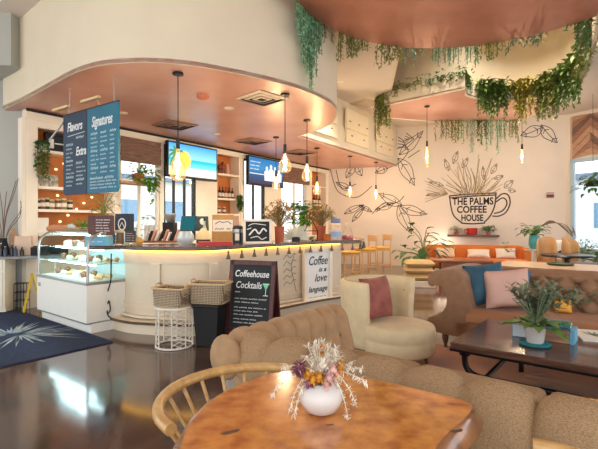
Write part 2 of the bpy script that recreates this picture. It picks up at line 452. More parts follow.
def window(n, a, b, z0, z1, bars=0, dark=False):
    w = thing('window_%d' % n, None, None, (B0.x, B0.y, 0), BA); w['kind'] = 'structure'
    s0, s1 = sB(a), sB(b); m = MB(); fm = .05
    for s in (s0, s1 - fm): m.box(s, s + fm, .02, .1, z0, z1)
    m.box(s0, s1, .02, .1, z0, z0 + fm); m.box(s0, s1, .02, .1, z1 - fm, z1)
    for k in range(bars):
        s = s0 + (s1 - s0)*(k + 1)/(bars + 1); m.box(s - .02, s + .02, .03, .08, z0, z1)
    m.build('window_frame', BLACK if dark else TRIMW, w)
    m = MB(); m.box(s0 + fm, s1 - fm, .055, .06, z0 + fm, z1 - fm); m.build('window_pane', CLEAR, w)
    return w
window(2, 119.5, 160, .98, 3.05, 1)
window(3, 164, 196, .98, 3.05, 2, True)
window(4, 243.5, 265, .98, 3.05, 1, True)
window(5, 281, 308.5, .98, 3.05, 1)

# what is seen through the panes
HEDGE = leafmat('hedge_green', (150, 180, 110), (96, 132, 74))
PAVE = mat('pale_paving', (214, 206, 194), .8, var=.08)
mb = MB(); mb.box(-30, 34, 15.4, 50, -.12, -.02); mb.box(-30, -9.2, -3, 15.4, -.12, -.02); mb.box(11.2, 34, -3, 15.4, -.12, -.02); struct('ground', mb, PAVE)
def house(name, loc, rz, w, h, mt, label, rows):
    t = thing(name, label, 'building', loc, rz)
    m = MB(); m.box(-w/2, w/2, 0, 3, -.1, h); m.build('wall', mt, t)
    for k in range(rows):
        x = -w/2 + (k + .5)*w/rows
        m = MB(); m.box(x - w/rows*.22, x + w/rows*.22, -.04, .02, h*.35, h*.68); m.build('window', mat('house_window', (110, 150, 178), .2, var=.05), t)
    m = MB(); m.box(-w/2 - .2, w/2 + .2, -.3, 3.2, h, h + .25); m.build('roof', mat('house_roof', (120, 140, 160), .6), t)
EXT = mat('exterior_white', (232, 238, 242), .7, var=.03)
EXTB = mat('exterior_blue', (150, 184, 212), .7, var=.05)
house('building', (14.0, 17.6, 0), GA + .2, 9, 3.3, EXT, 'white building with pale blue windows seen through the far right window', 4)
house('building', (-13, 24, 0), BA, 26, 4.2, mat('exterior_pale', (226, 224, 214), .7), 'pale building across the street behind the bar windows', 7)
# ================================================================== BAR, CASE, CEILING FIXTURES
LAMPS = []; SPOTS = []; EXTRA = []
ZT = 1.08
front = [(-2.38, 5.565)] + [PZ(x, y, ZT) for x, y in [(130,246.2),(150,246.6),(175,246.9),(200,246.8),(225,246),(250,244.6),(275,243.2),(300,242),(320,241.1),(340,240.4),(352,240),(361,239.5)]]
front = [tuple(p) for p in front] + [(1.22, 8.05), (1.2, 8.5)]
fc = catmull(front, 4)
ic = min(i for i, p in enumerate(fc) if p[0]/p[1] > (345 - CX)/F and p[0] > 0)
inner = catmull([(-.3, 7.35), (-.7, 6.8), (-1.1, 6.4), (-1.5, 6.16), (-1.93, 6.12)], 3)
outl = fc + [(1.0, 8.95), (.6, 8.9), (.3, 8.35)] + inner
bar = thing('bar_counter', 'long curved cream coffee bar with dark wood top and foot step', 'bar counter')
def inset(d, lo=0): return offset(outl, d)
tongue = [(-2.74, 5.535), (-2.555, 5.365)]
mb = MB(); mb.prism(tongue + fc + outl[len(fc):] + [(-2.37, 5.85)], ZT - .05, ZT); mb.build('worktop', COUNTER, bar, bevel=.008)
body = offset(fc[:ic + 1], .14, False) + [(.5, 8.0), (.15, 7.85)] + offset(outl, .1)[len(fc) + 3:]
mb = MB(); mb.prism(body, 0, ZT - .05); mb.build('body', PANELW, bar, sharp=50)
n = len(fc)
def along(d, a=0, b=1):
    o = offset(fc[:ic + 1] if b < 1 else fc, d - (.08 if d > .1 else 0), False); k = len(o)
    return o[int(a*(k-1)):int(b*(k-1)) + 1]
mb = MB(); mb.strip(along(.20, .0, .999), .86, ZT - .055, .03, 1); mb.build('top_rail', PANELW, bar, sharp=50)
mb = MB(); mb.strip(along(.19, .0, .999), .27, .30, .04, 1); mb.strip(along(.205, .0, .999), .30, .36, .03, 1); mb.strip(along(.16, .0, .999), .17, .2, .07, 1); mb.build('base_moulding', PANELW, bar, sharp=50)
mb = MB(); mb.strip(along(-.06, .02, .999), .125, .155, .22, 1); mb.build('foot_step', PANELW, bar, sharp=50)
mb = MB(); mb.strip(along(-.068, .02, .999), .128, .158, .012, 1); mb.build('step_edge', wood('step_wood', (110, 80, 62), (78, 54, 44), .4), bar, sharp=50)
mb = MB(); mb.strip(along(-.02, .02, .999), 0, .12, .03, 1); mb.build('step_riser', PANELW, bar, sharp=50)
o = along(.2, 0, .999); k = len(o)
for fpos in (.2, .47):
    i = int(fpos*(k-1)); p = Vector(o[i]); t = (Vector(o[i+1]) - p).normalized()
    mb = MB(); mb.cbox((p.x, p.y, .6), (.13, .03, .52), math.atan2(t.y, t.x)); mb.build('pilaster', PANELW, bar, bevel=.006)
LED = emis('warm_led', (255, 186, 70), 5.5)
mb = MB(); mb.tube([(x, y, ZT - .065) for x, y in along(.17, .02, .999)], .009, 6); mb.build('led_strip', LED, bar)
# painted branch lines on the panel between the boards
mb = MB()
ps = PZ(283, 285, .6)
lines = thing('branch_decal', 'thin black branch drawing on bar front between chalkboard and white sign', 'decal')
i0 = min(range(k), key=lambda i: (Vector(o[i]) - Vector((-.18, 6.55))).length); p = Vector(o[i0]); t = (Vector(o[i0+1]) - p).normalized(); nn = Vector((t.y, -t.x))
q = p + nn*.012
lines.location = (q.x, q.y, 0); lines.rotation_euler = (0, 0, math.atan2(t.y, t.x))
for s in range(5):
    z = .42 + s*.1
    mb.ribbon(catmull([(-.12, z), (-.05, z + .05 + .02*RN.random()), (.03, z + .02), (.1, z + .08), (.16, z + .06)], 4), .008, 0)
mb.ribbon(catmull([(.16, .3), (.1, .5), (.05, .7), (.12, .9)], 5), .01, 0)
mb.build('painted_branch', INK, lines)
# tassel garland under the counter edge
gar = thing('tassel_garland', 'garland of dark grey tassels strung under the counter edge', 'garland')
pts = [PZ(x, y, ZT - .06) for x, y in [(222,249)]]
gl = along(-.004, .0, 1)
s0 = min(range(len(gl)), key=lambda i: abs(gl[i][0]/gl[i][1] - (224-CX)/F)); path = gl[s0:]
mb = MB(); mb.tube([(x, y, ZT - .06) for x, y in path], .004, 5); mb.build('cord', BLACKM, gar)
Lc = [0]
for a, b in zip(path, path[1:]): Lc.append(Lc[-1] + (Vector(b) - Vector(a)).length)
TG = mat('tassel_grey', (112, 104, 86), .9, var=.2)
tas = None; NT = 17
for kk in range(NT):
    d = .05 + (Lc[-1] - .1)*kk/(NT-1); i = max(j for j in range(len(Lc)) if Lc[j] <= d); i = min(i, len(path)-2)
    f_ = (d - Lc[i])/(Lc[i+1] - Lc[i]); x = path[i][0]*(1-f_) + path[i+1][0]*f_; y = path[i][1]*(1-f_) + path[i+1][1]*f_
    if tas is None:
        m = MB(); m.lathe([(.001, 0), (.008, -.005), (.012, -.025), (.008, -.032), (.03, -.105), (.026, -.11), (.001, -.108)], n=10)
        tas = m.build('tassel', TG, gar)
        tas.location = (x, y, ZT - .06)
    else:
        c = tas.copy(); COL.objects.link(c); c.location = (x, y, ZT - .06)

# ---- pastry case, its front 1.5 m long
cs = thing('pastry_case', 'white pastry display case with curved glass front and lit shelves', 'display case', (-2.61, 5.28, 0), UA)
CW = mat('case_white', (238, 236, 228), .35, var=.02)
W_, D_ = 1.5, .72
def prof(off=0):                                       # glass section: upright, then a quarter arc to the flat top
    r = .2; pts = [(.02 + off, .63)]
    pts += [(.02 + off, 1.0)]
    for i in range(1, 9):
        a = i/8*PI/2
        pts.append((.02 + off + r - r*math.cos(a), 1.04 + (r - off)*math.sin(a)))
    pts.append((D_ - .02, 1.04 + r - off))
    return pts
mb = MB(); mb.box(-W_, 0, 0, D_, .13, .6); mb.build('body', CW, cs, bevel=.006)
mb = MB(); mb.box(-W_ + .02, 0, .06, D_, 0, .12); mb.build('plinth', CW, cs)
mb = MB(); mb.box(-W_ - .002, .002, -.004, D_, .118, .132); mb.box(-W_ - .002, .002, -.006, D_, .598, .63); mb.build('trim_strip', STEEL, cs)
pr = prof()
mb = MB(); mb.grid(len(pr), 2, lambda i, j: (-W_ + .03 + j*(W_ - .26), pr[round(i*(len(pr)-1))][0], pr[round(i*(len(pr)-1))][1])); mb.build('curved_glass', CASEG, cs, sharp=80)
for x in (-W_ + .012, -.012):
    p2 = prof(.0) if x < -1 else prof(.0)[:-1] + [(.26, 1.24)]; mb = MB()
    mb.tube([(x, y, z) for y, z in p2], .017, 6); mb.build('frame_rib', STEEL, cs)
    mb = MB(); pg = [(y, z) for y, z in prof(.015)] + [(D_ - .02, .63)]
    if x > -1: pg = [(.03, .63), (.03, 1.02), (D_ - .02, 1.02), (D_ - .02, .63)]
    mb.add([(x, y, z) for y, z in pg], [tuple(range(len(pg)))]); mb.build('end_glass', CASEG, cs)
mb = MB(); mb.box(-W_ + .02, -.24, D_ - .03, D_, .63, 1.24); mb.box(-.24, -.02, D_ - .03, D_, .63, 1.02); mb.box(-W_ + .02, -.24, .24, D_, 1.225, 1.245); mb.build('back_panel', mat('case_interior', (236, 246, 246), .4, var=.02), cs)
mb = MB(); mb.box(-W_ + .03, -.03, .04, D_ - .03, .628, .64); mb.build('deck', CW, cs)
GSH = mat('shelf_glass_edge', (206, 232, 230), .1, var=.02)
for z, y0 in ((.84, .13), (1.03, .22)):
    mb = MB(); mb.box(-W_ + .03, -.03, y0, D_ - .04, z, z + .01); mb.build('shelf', GSH, cs)
COOL = emis('cool_led', (222, 246, 255), 20)
mb = MB(); mb.tube([(-W_ + .06, .3, 1.21), (-.26, .3, 1.21)], .012, 6); mb.tube([(-W_ + .06, y0 + .0, 1.02) for y0 in (.24,)] + [(-.06, .24, 1.02)], .008, 6); mb.tube([(-W_ + .06, .15, .83), (-.06, .15, .83)], .008, 6)
mb.build('light_tube', COOL, cs)
mb = MB(); mb.box(-W_ + .06, -W_ + .13, -.004, 0, .47, .52); mb.build('maker_plate', STEEL, cs)
def case_pt(x, y, z):
    c = Vector((-2.61, 5.28, 0)) + Matrix.Rotation(UA, 3, 'Z') @ Vector((x, y, 0)); return (c.x, c.y, z)
PAST = [mat('pastry_golden', (236, 196, 138), .6, c2=(206, 146, 84), scale=20), mat('pastry_pale', (244, 230, 200), .6, var=.15, scale=20), mat('pastry_chocolate', (160, 112, 80), .6, var=.2, scale=20), mat('pastry_white', (244, 240, 232), .6, var=.05)]
KIND = ['golden croissant', 'pale glazed bun', 'chocolate muffin', 'white frosted cake']
def pastry(kd):
    m = MB()
    if kd == 0: m.tube(catmull([(-.06, -.02, .02), (-.03, .015, .03), (0, .025, .035), (.03, .015, .03), (.06, -.02, .02)], 3), [.008 + .024*math.sin(PI*i/12) for i in range(13)], 8)
    elif kd == 1: m.lathe([(.001, 0), (.045, .0), (.052, .02), (.04, .045), (.015, .055), (.001, .056)], n=14)
    elif kd == 2: m.lathe([(.001, 0), (.028, 0), (.036, .04), (.046, .048), (.04, .07), (.001, .085)], n=14)
    else: m.lathe([(.001, 0), (.06, 0), (.06, .055), (.045, .06), (.02, .075), (.001, .078)], n=16)
    return m
protos = {}
TRAY = mat('tray_white', (236, 238, 236), .3, var=.02)
rows = [('top', 1.04, .36, .6), ('middle', .85, .3, .6), ('bottom', .64, .22, .58)]
side = ['far left', 'left', 'left of centre', 'centre', 'right of centre', 'right', 'far right']
for rn, z, y0, y1 in rows:
    for c in range(7):
        kd = (c*3 + len(rn)) % 4; x = -W_ + .17 + c*.2
        for r in range(2):
            y = y0 + r*.13
            lab = '%s, %s of the pastry case, %s shelf, %s row' % (KIND[kd], side[c], rn, 'front' if r == 0 else 'back')
            loc = case_pt(x + RN.uniform(-.015, .015), y, z)
            if kd not in protos:
                protos[kd] = solo('pastry', pastry(kd), PAST[kd], lab, 'pastry', loc, UA + RN.uniform(-.5, .5), 'pastries in the display case')
            else:
                dup(protos[kd], loc, UA + RN.uniform(-.5, .5), lab)

# ---- ceiling fixtures
VENTM = mat('vent_bronze', (150, 112, 98), .5, var=.1); VENTD = mat('vent_dark', (70, 50, 48), .6); VENTW = mat('vent_pale', (232, 214, 196), .5)
def vent(px, py, size, z, label, pale=False, rz=PI/4):
    x, y = PZ(px, py, z)
    t = thing('ceiling_vent', label, 'vent', (x, y, z), rz, 'square diffusers in the bar ceiling')
    m = MB(); h = size/2
    m.box(-h, h, -h, h, -.004, 0); m.build('backing', VENTD, t)
    for a in (1, .68, .36):
        m = MB(); r = h*a; w = h*(.12 if a < 1 else .14)
        for q in range(4):
            m.M = Matrix.Rotation(q*PI/2, 4, 'Z'); m.add([(-r, -r, -.012 - .02*(1-a)), (r, -r, -.012 - .02*(1-a)), (r - w, -r + w, -.03), (-r + w, -r + w, -.03), (-r, -r, -.002), (r, -r, -.002)], [(0,1,2,3), (4,5,1,0)])
        m.M = None
        m.build('frame' if a == 1 else 'louvre', VENTW if pale else VENTM, t)
vent(262, 98, .56, ZC, 'largest square ceiling vent, pale louvres, nearest above the bar', True)
vent(175, 125, .62, ZC, 'bronze square ceiling vent behind the big left pendant, above the beach screen')
vent(253, 141, .6, ZC, 'bronze square ceiling vent above the second screen')
vent(300, 152, .66, ZC, 'farthest bronze square ceiling vent, above the last shelf')
x, y = PZ(366, 103, 4.45)
m = MB(); m.box(-.3, .3, -.3, .3, -.02, 0); m.box(-.22, .22, -.22, .22, -.03, -.02)
solo('ceiling_vent', m, mat('vent_beige', (206, 186, 166), .6), 'beige vent in the high ceiling beyond the cream bulkhead', 'vent', (x, y, 4.45), .6)
x, y = PZ(203, 96, ZC)
m = MB(); m.lathe([(.001, -.05), (.05, -.048), (.085, -.03), (.09, 0)], n=24)
solo('smoke_detector', m, mat('detector_copper', (206, 126, 90), .5), 'round copper coloured smoke detector on the bar ceiling', 'smoke detector', (x, y, ZC))
LITE = emis('downlight_glow', (255, 240, 214), 12)
for px, py, z, lab in ((229, 108, ZC, 'recessed downlight in bar ceiling beside the smoke detector'), (217, 134, ZC, 'recessed downlight in bar ceiling above the first shelf'), (123, 113, ZC, 'recessed downlight in bar ceiling just right of the menu board'), (340, 82, 4.45, 'recessed downlight in the high beige ceiling')):
    x, y = PZ(px, py, z)
    t = thing('downlight', lab, 'downlight', (x, y, z), 0, 'recessed downlights')
    m = MB(); m.lathe([(.045, -.004), (.075, -.008), (.08, 0)], n=20); m.build('ring', TRIMW, t)
    m = MB(); m.lathe([(.001, -.003), (.046, -.003)], n=20); m.build('lens', LITE, t)
    SPOTS.append(((x, y, z - .03), 60 if z < 4 else 110))
# pendants: glass teardrops over the bar, tubes over the lounge
def pendant(px, pyc, pytop, pybot, z, label, tube=False, w=.13):
    x, y = PZ(px, pyc, z); zt = zat(pytop, y); zb = zat(pybot, y); L = zt - zb
    t = thing('pendant_light', label, 'pendant light', (x, y, z), 0, 'pendant lights')
    m = MB(); m.lathe([(.001, 0), (.065, 0), (.065, -.025), (.012, -.03), (.001, -.03)], n=18); m.build('canopy', BLACK, t)
    m = MB(); m.cyl((0, 0, -.03), (0, 0, zt - z + .1), .006, n=6); m.build('cord', BLACKM, t)
    m = MB(); m.lathe([(.001, zt - z + .12), (.022, zt - z + .12), (.026, zt - z + .0), (.02, zt - z - .01), (.001, zt - z - .01)], n=12); m.build('socket', BLACK, t)
    m = MB(); zz = zt - z
    if tube: m.lathe([(.02, zz - .01), (.04, zz - .05), (.042, zz - L + .04), (.03, zz - L + .01), (.001, zz - L)], n=14)
    else: m.lathe([(.022, zz - .01), (.035, zz - L*.22), (w*.42, zz - L*.48), (w*.5, zz - L*.72), (w*.44, zz - L*.9), (w*.25, zz - L*.99), (.001, zz - L)], n=18)
    m.build('glass_bulb', AMBERG, t, sharp=80)
    m = MB()
    for q in range(4):
        a = q*PI/2; r = .012 if tube else .02
        m.tube([(r*.6*math.cos(a), r*.6*math.sin(a), zz - L*.15), (r*math.cos(a), r*math.sin(a), zz - L*.5), (r*.7*math.cos(a + .5), r*.7*math.sin(a + .5), zz - L*.82)], .0045, 5)
    m.build('filament', FILAM, t)
    LAMPS.append(((x, y, zz + z - L*.5), 42 if tube else 18))
pendant(178, 73, 148, 181, ZC, 'nearest teardrop pendant light, hanging in front of the beach screen', w=.2)
pendant(285, 94, 153, 172.5, ZC, 'teardrop pendant light over the middle of the counter, left of the third window', w=.19)
pendant(307, 120, 163, 181.5, ZC, 'teardrop pendant light in front of the third window', w=.19)
pendant(276, 137, 176, 190, ZC, 'small teardrop pendant at the right edge of the second screen', w=.17)
pendant(317, 148, 181, 195, ZC, 'small teardrop pendant in front of the last shelf unit', w=.19)
pendant(350, 156, 186, 197, ZC, 'pendant light left of the pair by the drawn mural wall', w=.17)
pendant(376, 162, 189, 199, ZC, 'farthest pendant light on the bar ceiling, right of the pair by the mural', w=.16)
pendant(427, 106, 146, 167, 4.17, 'tube bulb pendant to the left of the painted mug', True)
pendant(522, 110, 149, 163, 4.17, 'tube bulb pendant to the right of the painted mug', True)
# acoustic panels on the straight bulkhead
d = Vector(S1) - Vector(S0); SA = math.atan2(d.y, d.x); LB = d.length
APAN = mat('acoustic_panel', (240, 222, 190), .8, var=.03)
def bulk_s(px):
    return on(Vector(S0), d.normalized(), px)
for a, b, lab in ((302, 336, 'stepped cream acoustic panel half behind the curved bulkhead'), (343, 367, 'stepped cream acoustic panel in the middle of the straight bulkhead'), (374, 392, 'stepped cream acoustic panel nearest the mural wall')):
    s0, s1 = bulk_s(a), bulk_s(b)
    t = thing('acoustic_panel', lab, 'acoustic panel', (S0[0], S0[1], 0), SA, 'acoustic panels on the bulkhead')
    m = MB(); m.box(s0 + .1, s1, -.05, 0, 3.42, 4.05); m.build('lower_board', APAN, t, bevel=.008)
    m = MB(); m.box(s0, s1 - .12, -.1, -.05, 3.75, 4.25); m.build('upper_board', APAN, t, bevel=.008)
    m = MB()
    for q in range(3): x = s0 + .2 + q*(s1 - s0 - .4)/2; m.box(x - .05, x + .05, -.104, -.098, 3.93, 3.96)
    for q in range(2): x = s0 + .4 + q*(s1 - s0 - .7); m.box(x - .05, x + .05, -.054, -.048, 3.6, 3.63)
    m.build('slot', mat('panel_slot', (120, 100, 84), .8), t)
# power cord hanging beside the case
m = MB(); p0 = case_pt(.03, .30, 0)
m.tube(catmull([(0, 0, .98), (.015, -.01, .8), (.02, -.02, .62), (-.06, -.03, .45), (-.13, -.03, .3), (-.08, -.04, .2), (.03, -.03, .26), (.0, -.03, .38), (-.05, -.03, .28), (.02, -.05, .2), (.03, -.02, .165)], 5), .008, 6)
solo('power_cord', m, BLACKM, 'black power cord hanging in a loop between the pastry case and the bar', 'cord', (p0[0], p0[1], 0), UA)
for k, (x, y) in enumerate(((3.0, 7.9), (4.1, 8.6), (4.3, 7.0))):  # fill lights added out of view above the canopy to brighten atrium and lounge
    t = thing('downlight', 'unseen fill downlight added in the raised atrium ceiling above the canopy', 'downlight', (x, y, 6.3), 0, 'added atrium fill lights')
    m = MB(); m.lathe([(.045, -.004), (.075, -.008), (.08, 0)], n=20); m.build('ring', TRIMW, t)
    m = MB(); m.lathe([(.001, -.003), (.046, -.003)], n=20); m.build('lens', LITE, t)
    SPOTS.append(((x, y, 6.26), 160))
# ---- hanging menu board
mx, my = -2.177, 5.2
t = thing('menu_board', 'large teal and navy chalk menu board hanging above the pastry case', 'menu board', (mx, my, 0), -math.radians(34.8))
BW_ = 1.3; zb, zt = 1.75, 2.84
def board(x0, x1, mt, nm):
    r = .06; pts = []
    for cx, cz, a0 in ((x1 - r, zt - r, 0), (x0 + r, zt - r, 90), (x0 + r, zb + r, 180), (x1 - r, zb + r, 270)):
        for q in range(5):
            a = math.radians(a0 + q*22.5)
            if (a0 in (0, 90)) : pts.append((x1 if a0 == 0 else x0, zt)) if q == 0 else None
            elif (a0 == 180 and x0 > -.7 - .1) or (a0 == 270 and x1 < -.1): pts.append((x0 if a0 == 180 else x1, zb)) if q == 0 else None
            else: pts.append((cx + r*math.cos(a), cz + r*math.sin(a)))
    m = MB(); m.extr(pts, -.012, .012); return m.build(nm, mt, t)
TEALB = mat('teal_board', (14, 112, 138), .55, c2=(20, 96, 126), scale=2); NAVYB = mat('navy_board', (36, 62, 88), .6, c2=(30, 48, 70), scale=2)
board(-BW_, -.70, NAVYB, 'left_panel'); board(-.695, 0, TEALB, 'right_panel')
mb = MB(); mb.box(-.702, -.693, -.016, .016, zb, zt); mb.box(-BW_, 0, -.014, .014, zt, zt + .015); mb.build('edge_frame', BLACK, t)
text('Flavors', .17, CHALK, t, (-1.0, -.014, 2.61), shear=.2, bold=.003, fit=.38); text('Extra', .16, CHALK, t, (-.84, -.014, 2.27), shear=.2, bold=.003, fit=.25)
text('Signatures', .185, CHALK, t, (-.35, -.014, 2.6), shear=.25, bold=.003, fit=.46)
mb = MB(); mb.ribbon([(-1.18, 2.545), (-.75, 2.565)], .01, -.014)
for c, (x0, x1, zs) in enumerate([(-1.22, -1.0, (2.42, 1.84)), (-.96, -.72, (2.16, 1.84)), (-.96, -.72, (2.5, 2.46)), (-.6, -.42, (2.5, 1.98)), (-.38, -.2, (2.5, 1.98)), (-.17, -.03, (2.5, 1.98)), (-.62, -.03, (1.93, 1.8))]):
    z = zs[0]; q = 0
    while z > zs[1]:
        scribble(mb, x0, x1 - RN.uniform(0, .06), z, .034 if q % 4 else .055, -.014, .010 if q % 4 else .016); z -= .055 if c < 6 else .04; q += 1
    if c in (3, 4, 5): pass
mb.build('chalk_lines', mat('chalk_pale', (190, 214, 220), .9, var=.05), t)
for x in (-1.15, -.1):
    mb = MB(); mb.cyl((x, 0, zt), (x, 0, ZC), .006, n=6); mb.build('hanging_rod', STEEL, t)
for x0 in (-1.35, -.62):
    mb = MB(); mb.box(x0, x0 + .4, -.14, -.1, zt + .05, zt + .08); mb.tube([(x0 + .2, -.12, zt + .07), (x0 + .2, -.05, zt + .1), (x0 + .2, 0, zt + .01)], .008, 6); mb.build('picture_light', mat('lamp_brass', (222, 190, 140), .35, metal=.5), t)
mb = MB(); mb.tube([(-1.28, -.02, zt - .08), (-1.4, -.05, zt - .2), (-1.52, -.08, zt - .3)], .012, 6); mb.build('side_bracket', STEEL, t)
# ================================================================== FURNITURE
def lobe(x, pitch, ph=0, depth=.22):
    f = ((x - ph) / pitch) % 1.0
    return 1 - depth + depth * math.sqrt(max(0, 1 - (2*f - 1)**2)) 
# ---- burl slab table in the foreground
tb = thing('round_table', 'live edge amber burl slab table in the foreground with flowers in a white vase', 'table', (.1, 1.38, 0))
top = [(180,436),(186,424),(195,413),(210,399),(233,386),(258,376.5),(275,372),(310,369),(335,371),(357,375),(400,384),(443,394),(462,399),(475,405),(474,413),(466,422),(455,431),(447,440),(440,449)]
tp = [PZ(x, y, .75) for x, y in top] + [(.3, 1.03), (.16, .93), (-.05, .9), (-.22, .98), (-.32, 1.1)]
tp = [(p[0] - .1, p[1] - 1.38) for p in catmull([tuple(p) for p in tp], 3, True)]
if sum(a[0]*b[1] - b[0]*a[1] for a, b in zip(tp, tp[1:] + tp[:1])) < 0: tp.reverse()
m = MB(); o1 = offset(tp, .012); m.add([(x, y, .75) for x, y in o1], [tuple(range(len(o1)))])
rings = [(.012, .75), (.002, .747), (-.004, .735), (-.03, .705), (-.024, .685), (.01, .67)]
m.mi = 0; m2 = MB()
def ringpts(d, z, wob):
    return [(x + wob*math.sin(9*x + 5*y), y + wob*math.cos(7*y - 3*x), z) for x, y in offset(tp, d)]
rp_ = [ringpts(d_, z, 0 if z > .74 else .006) for d_, z in rings]
n = len(tp)
m2.add([p for r in rp_ for p in r], [(i*n+j, i*n+(j+1) % n, (i+1)*n+(j+1) % n, (i+1)*n+j) for i in range(len(rings)-1) for j in range(n)] + [tuple((len(rings)-1)*n+j for j in reversed(range(n)))])
m.build('tabletop', BURL, tb); m2.build('live_edge', BARK, tb, sharp=60)
m = MB(); m.lathe([(.001, 0), (.26, 0), (.24, .05), (.12, .12), (.1, .4), (.14, .62), (.2, .67)], n=20); m.build('pedestal', BARK, tb)
KN = mat('knot_dark', (70, 38, 20), .35, var=.3, scale=40, coat=.4)
for px, py, a, b, r in ((231, 432, .028, .012, .5), (457, 431, .02, .012, .3), (452, 404, .018, .004, -.3), (330, 425, .012, .006, .2)):
    x, y = PZ(px, py, .75); m = MB()
    m.add([(a*math.cos(t)*(1 + .25*math.sin(3*t)), b*math.sin(t)*(1 + .3*math.cos(2*t)), 0) for t in [i*PI/8 for i in range(16)]], [tuple(range(16))])
    k_ = m.build('knot', KN, tb); k_.location = (x - .1, y - 1.38, .7506); k_.rotation_euler = (0, 0, r)
# ---- bentwood chairs
def bent_chair(label, loc, rz):
    t = thing('wooden_chair', label, 'chair', loc, rz, 'bentwood chairs at the burl table')
    hoop = [(.345*math.cos(math.radians(a)), .345*math.sin(math.radians(a)), .715) for a in range(93, 268, 7)]
    m = MB(); m.tube(hoop, .021, 10, flat=1.0); m.build('hoop_rail', PALEWOOD, t)
    m = MB(); m.lathe([(.001, .43), (.2, .43), (.215, .445), (.2, .465), (.001, .455)], n=24); m.build('seat', PALEWOOD, t)
    for a in (105, 122, 139, 156, 173, 190, 207, 224, 241, 258):
        c, s_ = math.cos(math.radians(a)), math.sin(math.radians(a))
        m = MB(); m.cyl((.18*c, .18*s_, .45), (.345*c, .345*s_, .71), .008, n=7); m.build('spindle', PALEWOOD, t)
    for a in (45, 135, 225, 315):
        c, s_ = math.cos(math.radians(a)), math.sin(math.radians(a))
        m = MB(); m.cyl((.14*c, .14*s_, .44), (.24*c, .24*s_, 0), .02, .014, n=9); m.build('leg', PALEWOOD, t)
    return t
c1 = bent_chair('pale bentwood hoop back chair tucked against the left of the burl table', (-.165, 1.61, 0), math.radians(-35))
dup(c1, (.565, .945, 0), math.radians(168), 'pale wooden chair rail showing right of the burl table, at bottom edge')
# ---- vase with dried bouquet
vx, vy = PZ(321, 412.5, .75); vl = (vx, vy + .0, .751)
vs_ = thing('vase', 'round white vase of dried flowers on the burl table', 'vase', vl)
m = MB(); m.lathe([(.001, 0), (.03, 0), (.052, .012), (.07, .04), (.073, .058), (.066, .08), (.05, .098), (.043, .102), (.04, .099), (.046, .09), (.05, .07), (.001, .02)], n=32); m.build('vase_body', WHITEG, vs_, sharp=60)
BQ = thing('dried_bouquet', 'bouquet of dried cream, mauve, ochre and pink flowers in white vase', 'flowers', (vl[0], vl[1], vl[2] + .09))
FW = mat('dried_white', (240, 230, 212), .8, var=.08); FM = mat('dried_mauve', (150, 84, 100), .8, var=.3, scale=60); FO = mat('dried_ochre', (220, 152, 48), .8, var=.25, scale=60); FP = mat('dried_pink', (226, 178, 168), .8, var=.15, scale=60); FG = mat('dried_grey', (132, 134, 128), .8, var=.2)
m = MB()
for k in range(44):
    a = RN.uniform(0, 2*PI); sp = RN.uniform(.02, .095); h = RN.uniform(.06, .135) * (1.2 - sp*4)+.02
    e = (sp*math.cos(a), sp*math.sin(a)*.8, h)
    m.tube([(0, 0, -.02), (e[0]*.4, e[1]*.4, h*.55), e], .0014, 4)
    for q in range(9):
        dv = Vector((RN.uniform(-1, 1), RN.uniform(-1, 1), RN.uniform(-.3, 1)))
        m.leaf(e, dv, RN.uniform(.018, .04), .006, .1)
m.build('white_sprays', FW, BQ)
m = MB()                                               # long drooping sprays
for a, L, dz in ((3.3, .2, -.03), (3.0, .17, .03), (3.9, .15, -.1), (-.3, .19, .02), (.1, .17, .06), (-.8, .15, -.11), (2.5, .2, .05), (3.55, .14, -.09), (.5, .16, .08), (-.55, .16, -.06)):
    pts = catmull([(0, 0, 0), (L*.4*math.cos(a), L*.4*math.sin(a)*.6, .055), (L*.8*math.cos(a), L*.8*math.sin(a)*.6, .03 + dz*.5), (L*math.cos(a), L*math.sin(a)*.6, dz)], 4)
    m.tube(pts, .0016, 4)
    for p in pts[5:]:
        for q in range(5): m.leaf(p, (RN.uniform(-1, 1), RN.uniform(-1, 1), RN.uniform(-1, .6)), RN.uniform(.012, .024), .006, .2)
m.build('drooping_spray', FW, BQ)
def bloom(mt, nm, c, r, n=40):
    m = MB(); m.ell(c, r*.55, 8, 6)
    for k in range(n):
        dv = Vector((RN.gauss(0, 1), RN.gauss(0, 1), RN.gauss(.2, 1))).normalized()
        m.leaf(Vector(c) + dv*r*.4, dv, r*.75, r*.4, .15)
    m.build(nm, mt, BQ)
for mt, nm, cs_ in ((FM, 'mauve_bloom', [(-.075, -.03, .05), (-.085, -.02, .08), (-.05, -.05, .025), (-.1, 0, .06)]), (FO, 'ochre_bloom', [(-.035, -.06, .045), (-.01, -.06, .05), (.01, .03, .13), (.075, -.02, .085), (-.05, -.05, .06)]), (FP, 'pink_bloom', [(.03, -.065, .05), (.045, -.055, .075), (.02, -.06, .025)]), (FW, 'cream_bloom', [(.005, -.05, .095)])):
    for c in cs_: bloom(mt, nm, c, RN.uniform(.024, .032))
m = MB()
for k in range(16):
    a = RN.uniform(0, 2*PI); m.leaf((.02*math.cos(a), .02*math.sin(a), 0), (math.cos(a), math.sin(a)*.8 - .3, RN.uniform(.2, .9)), .06, .022, .5)
m.leaf((-.01, -.045, .02), (-.2, -.5, -.6), .055, .03, .3); m.leaf((.0, -.048, .02), (.1, -.5, -.7), .05, .026, .3)
m.build('grey_leaves', FG, BQ)

BQ.scale = (.8, .8, .82)
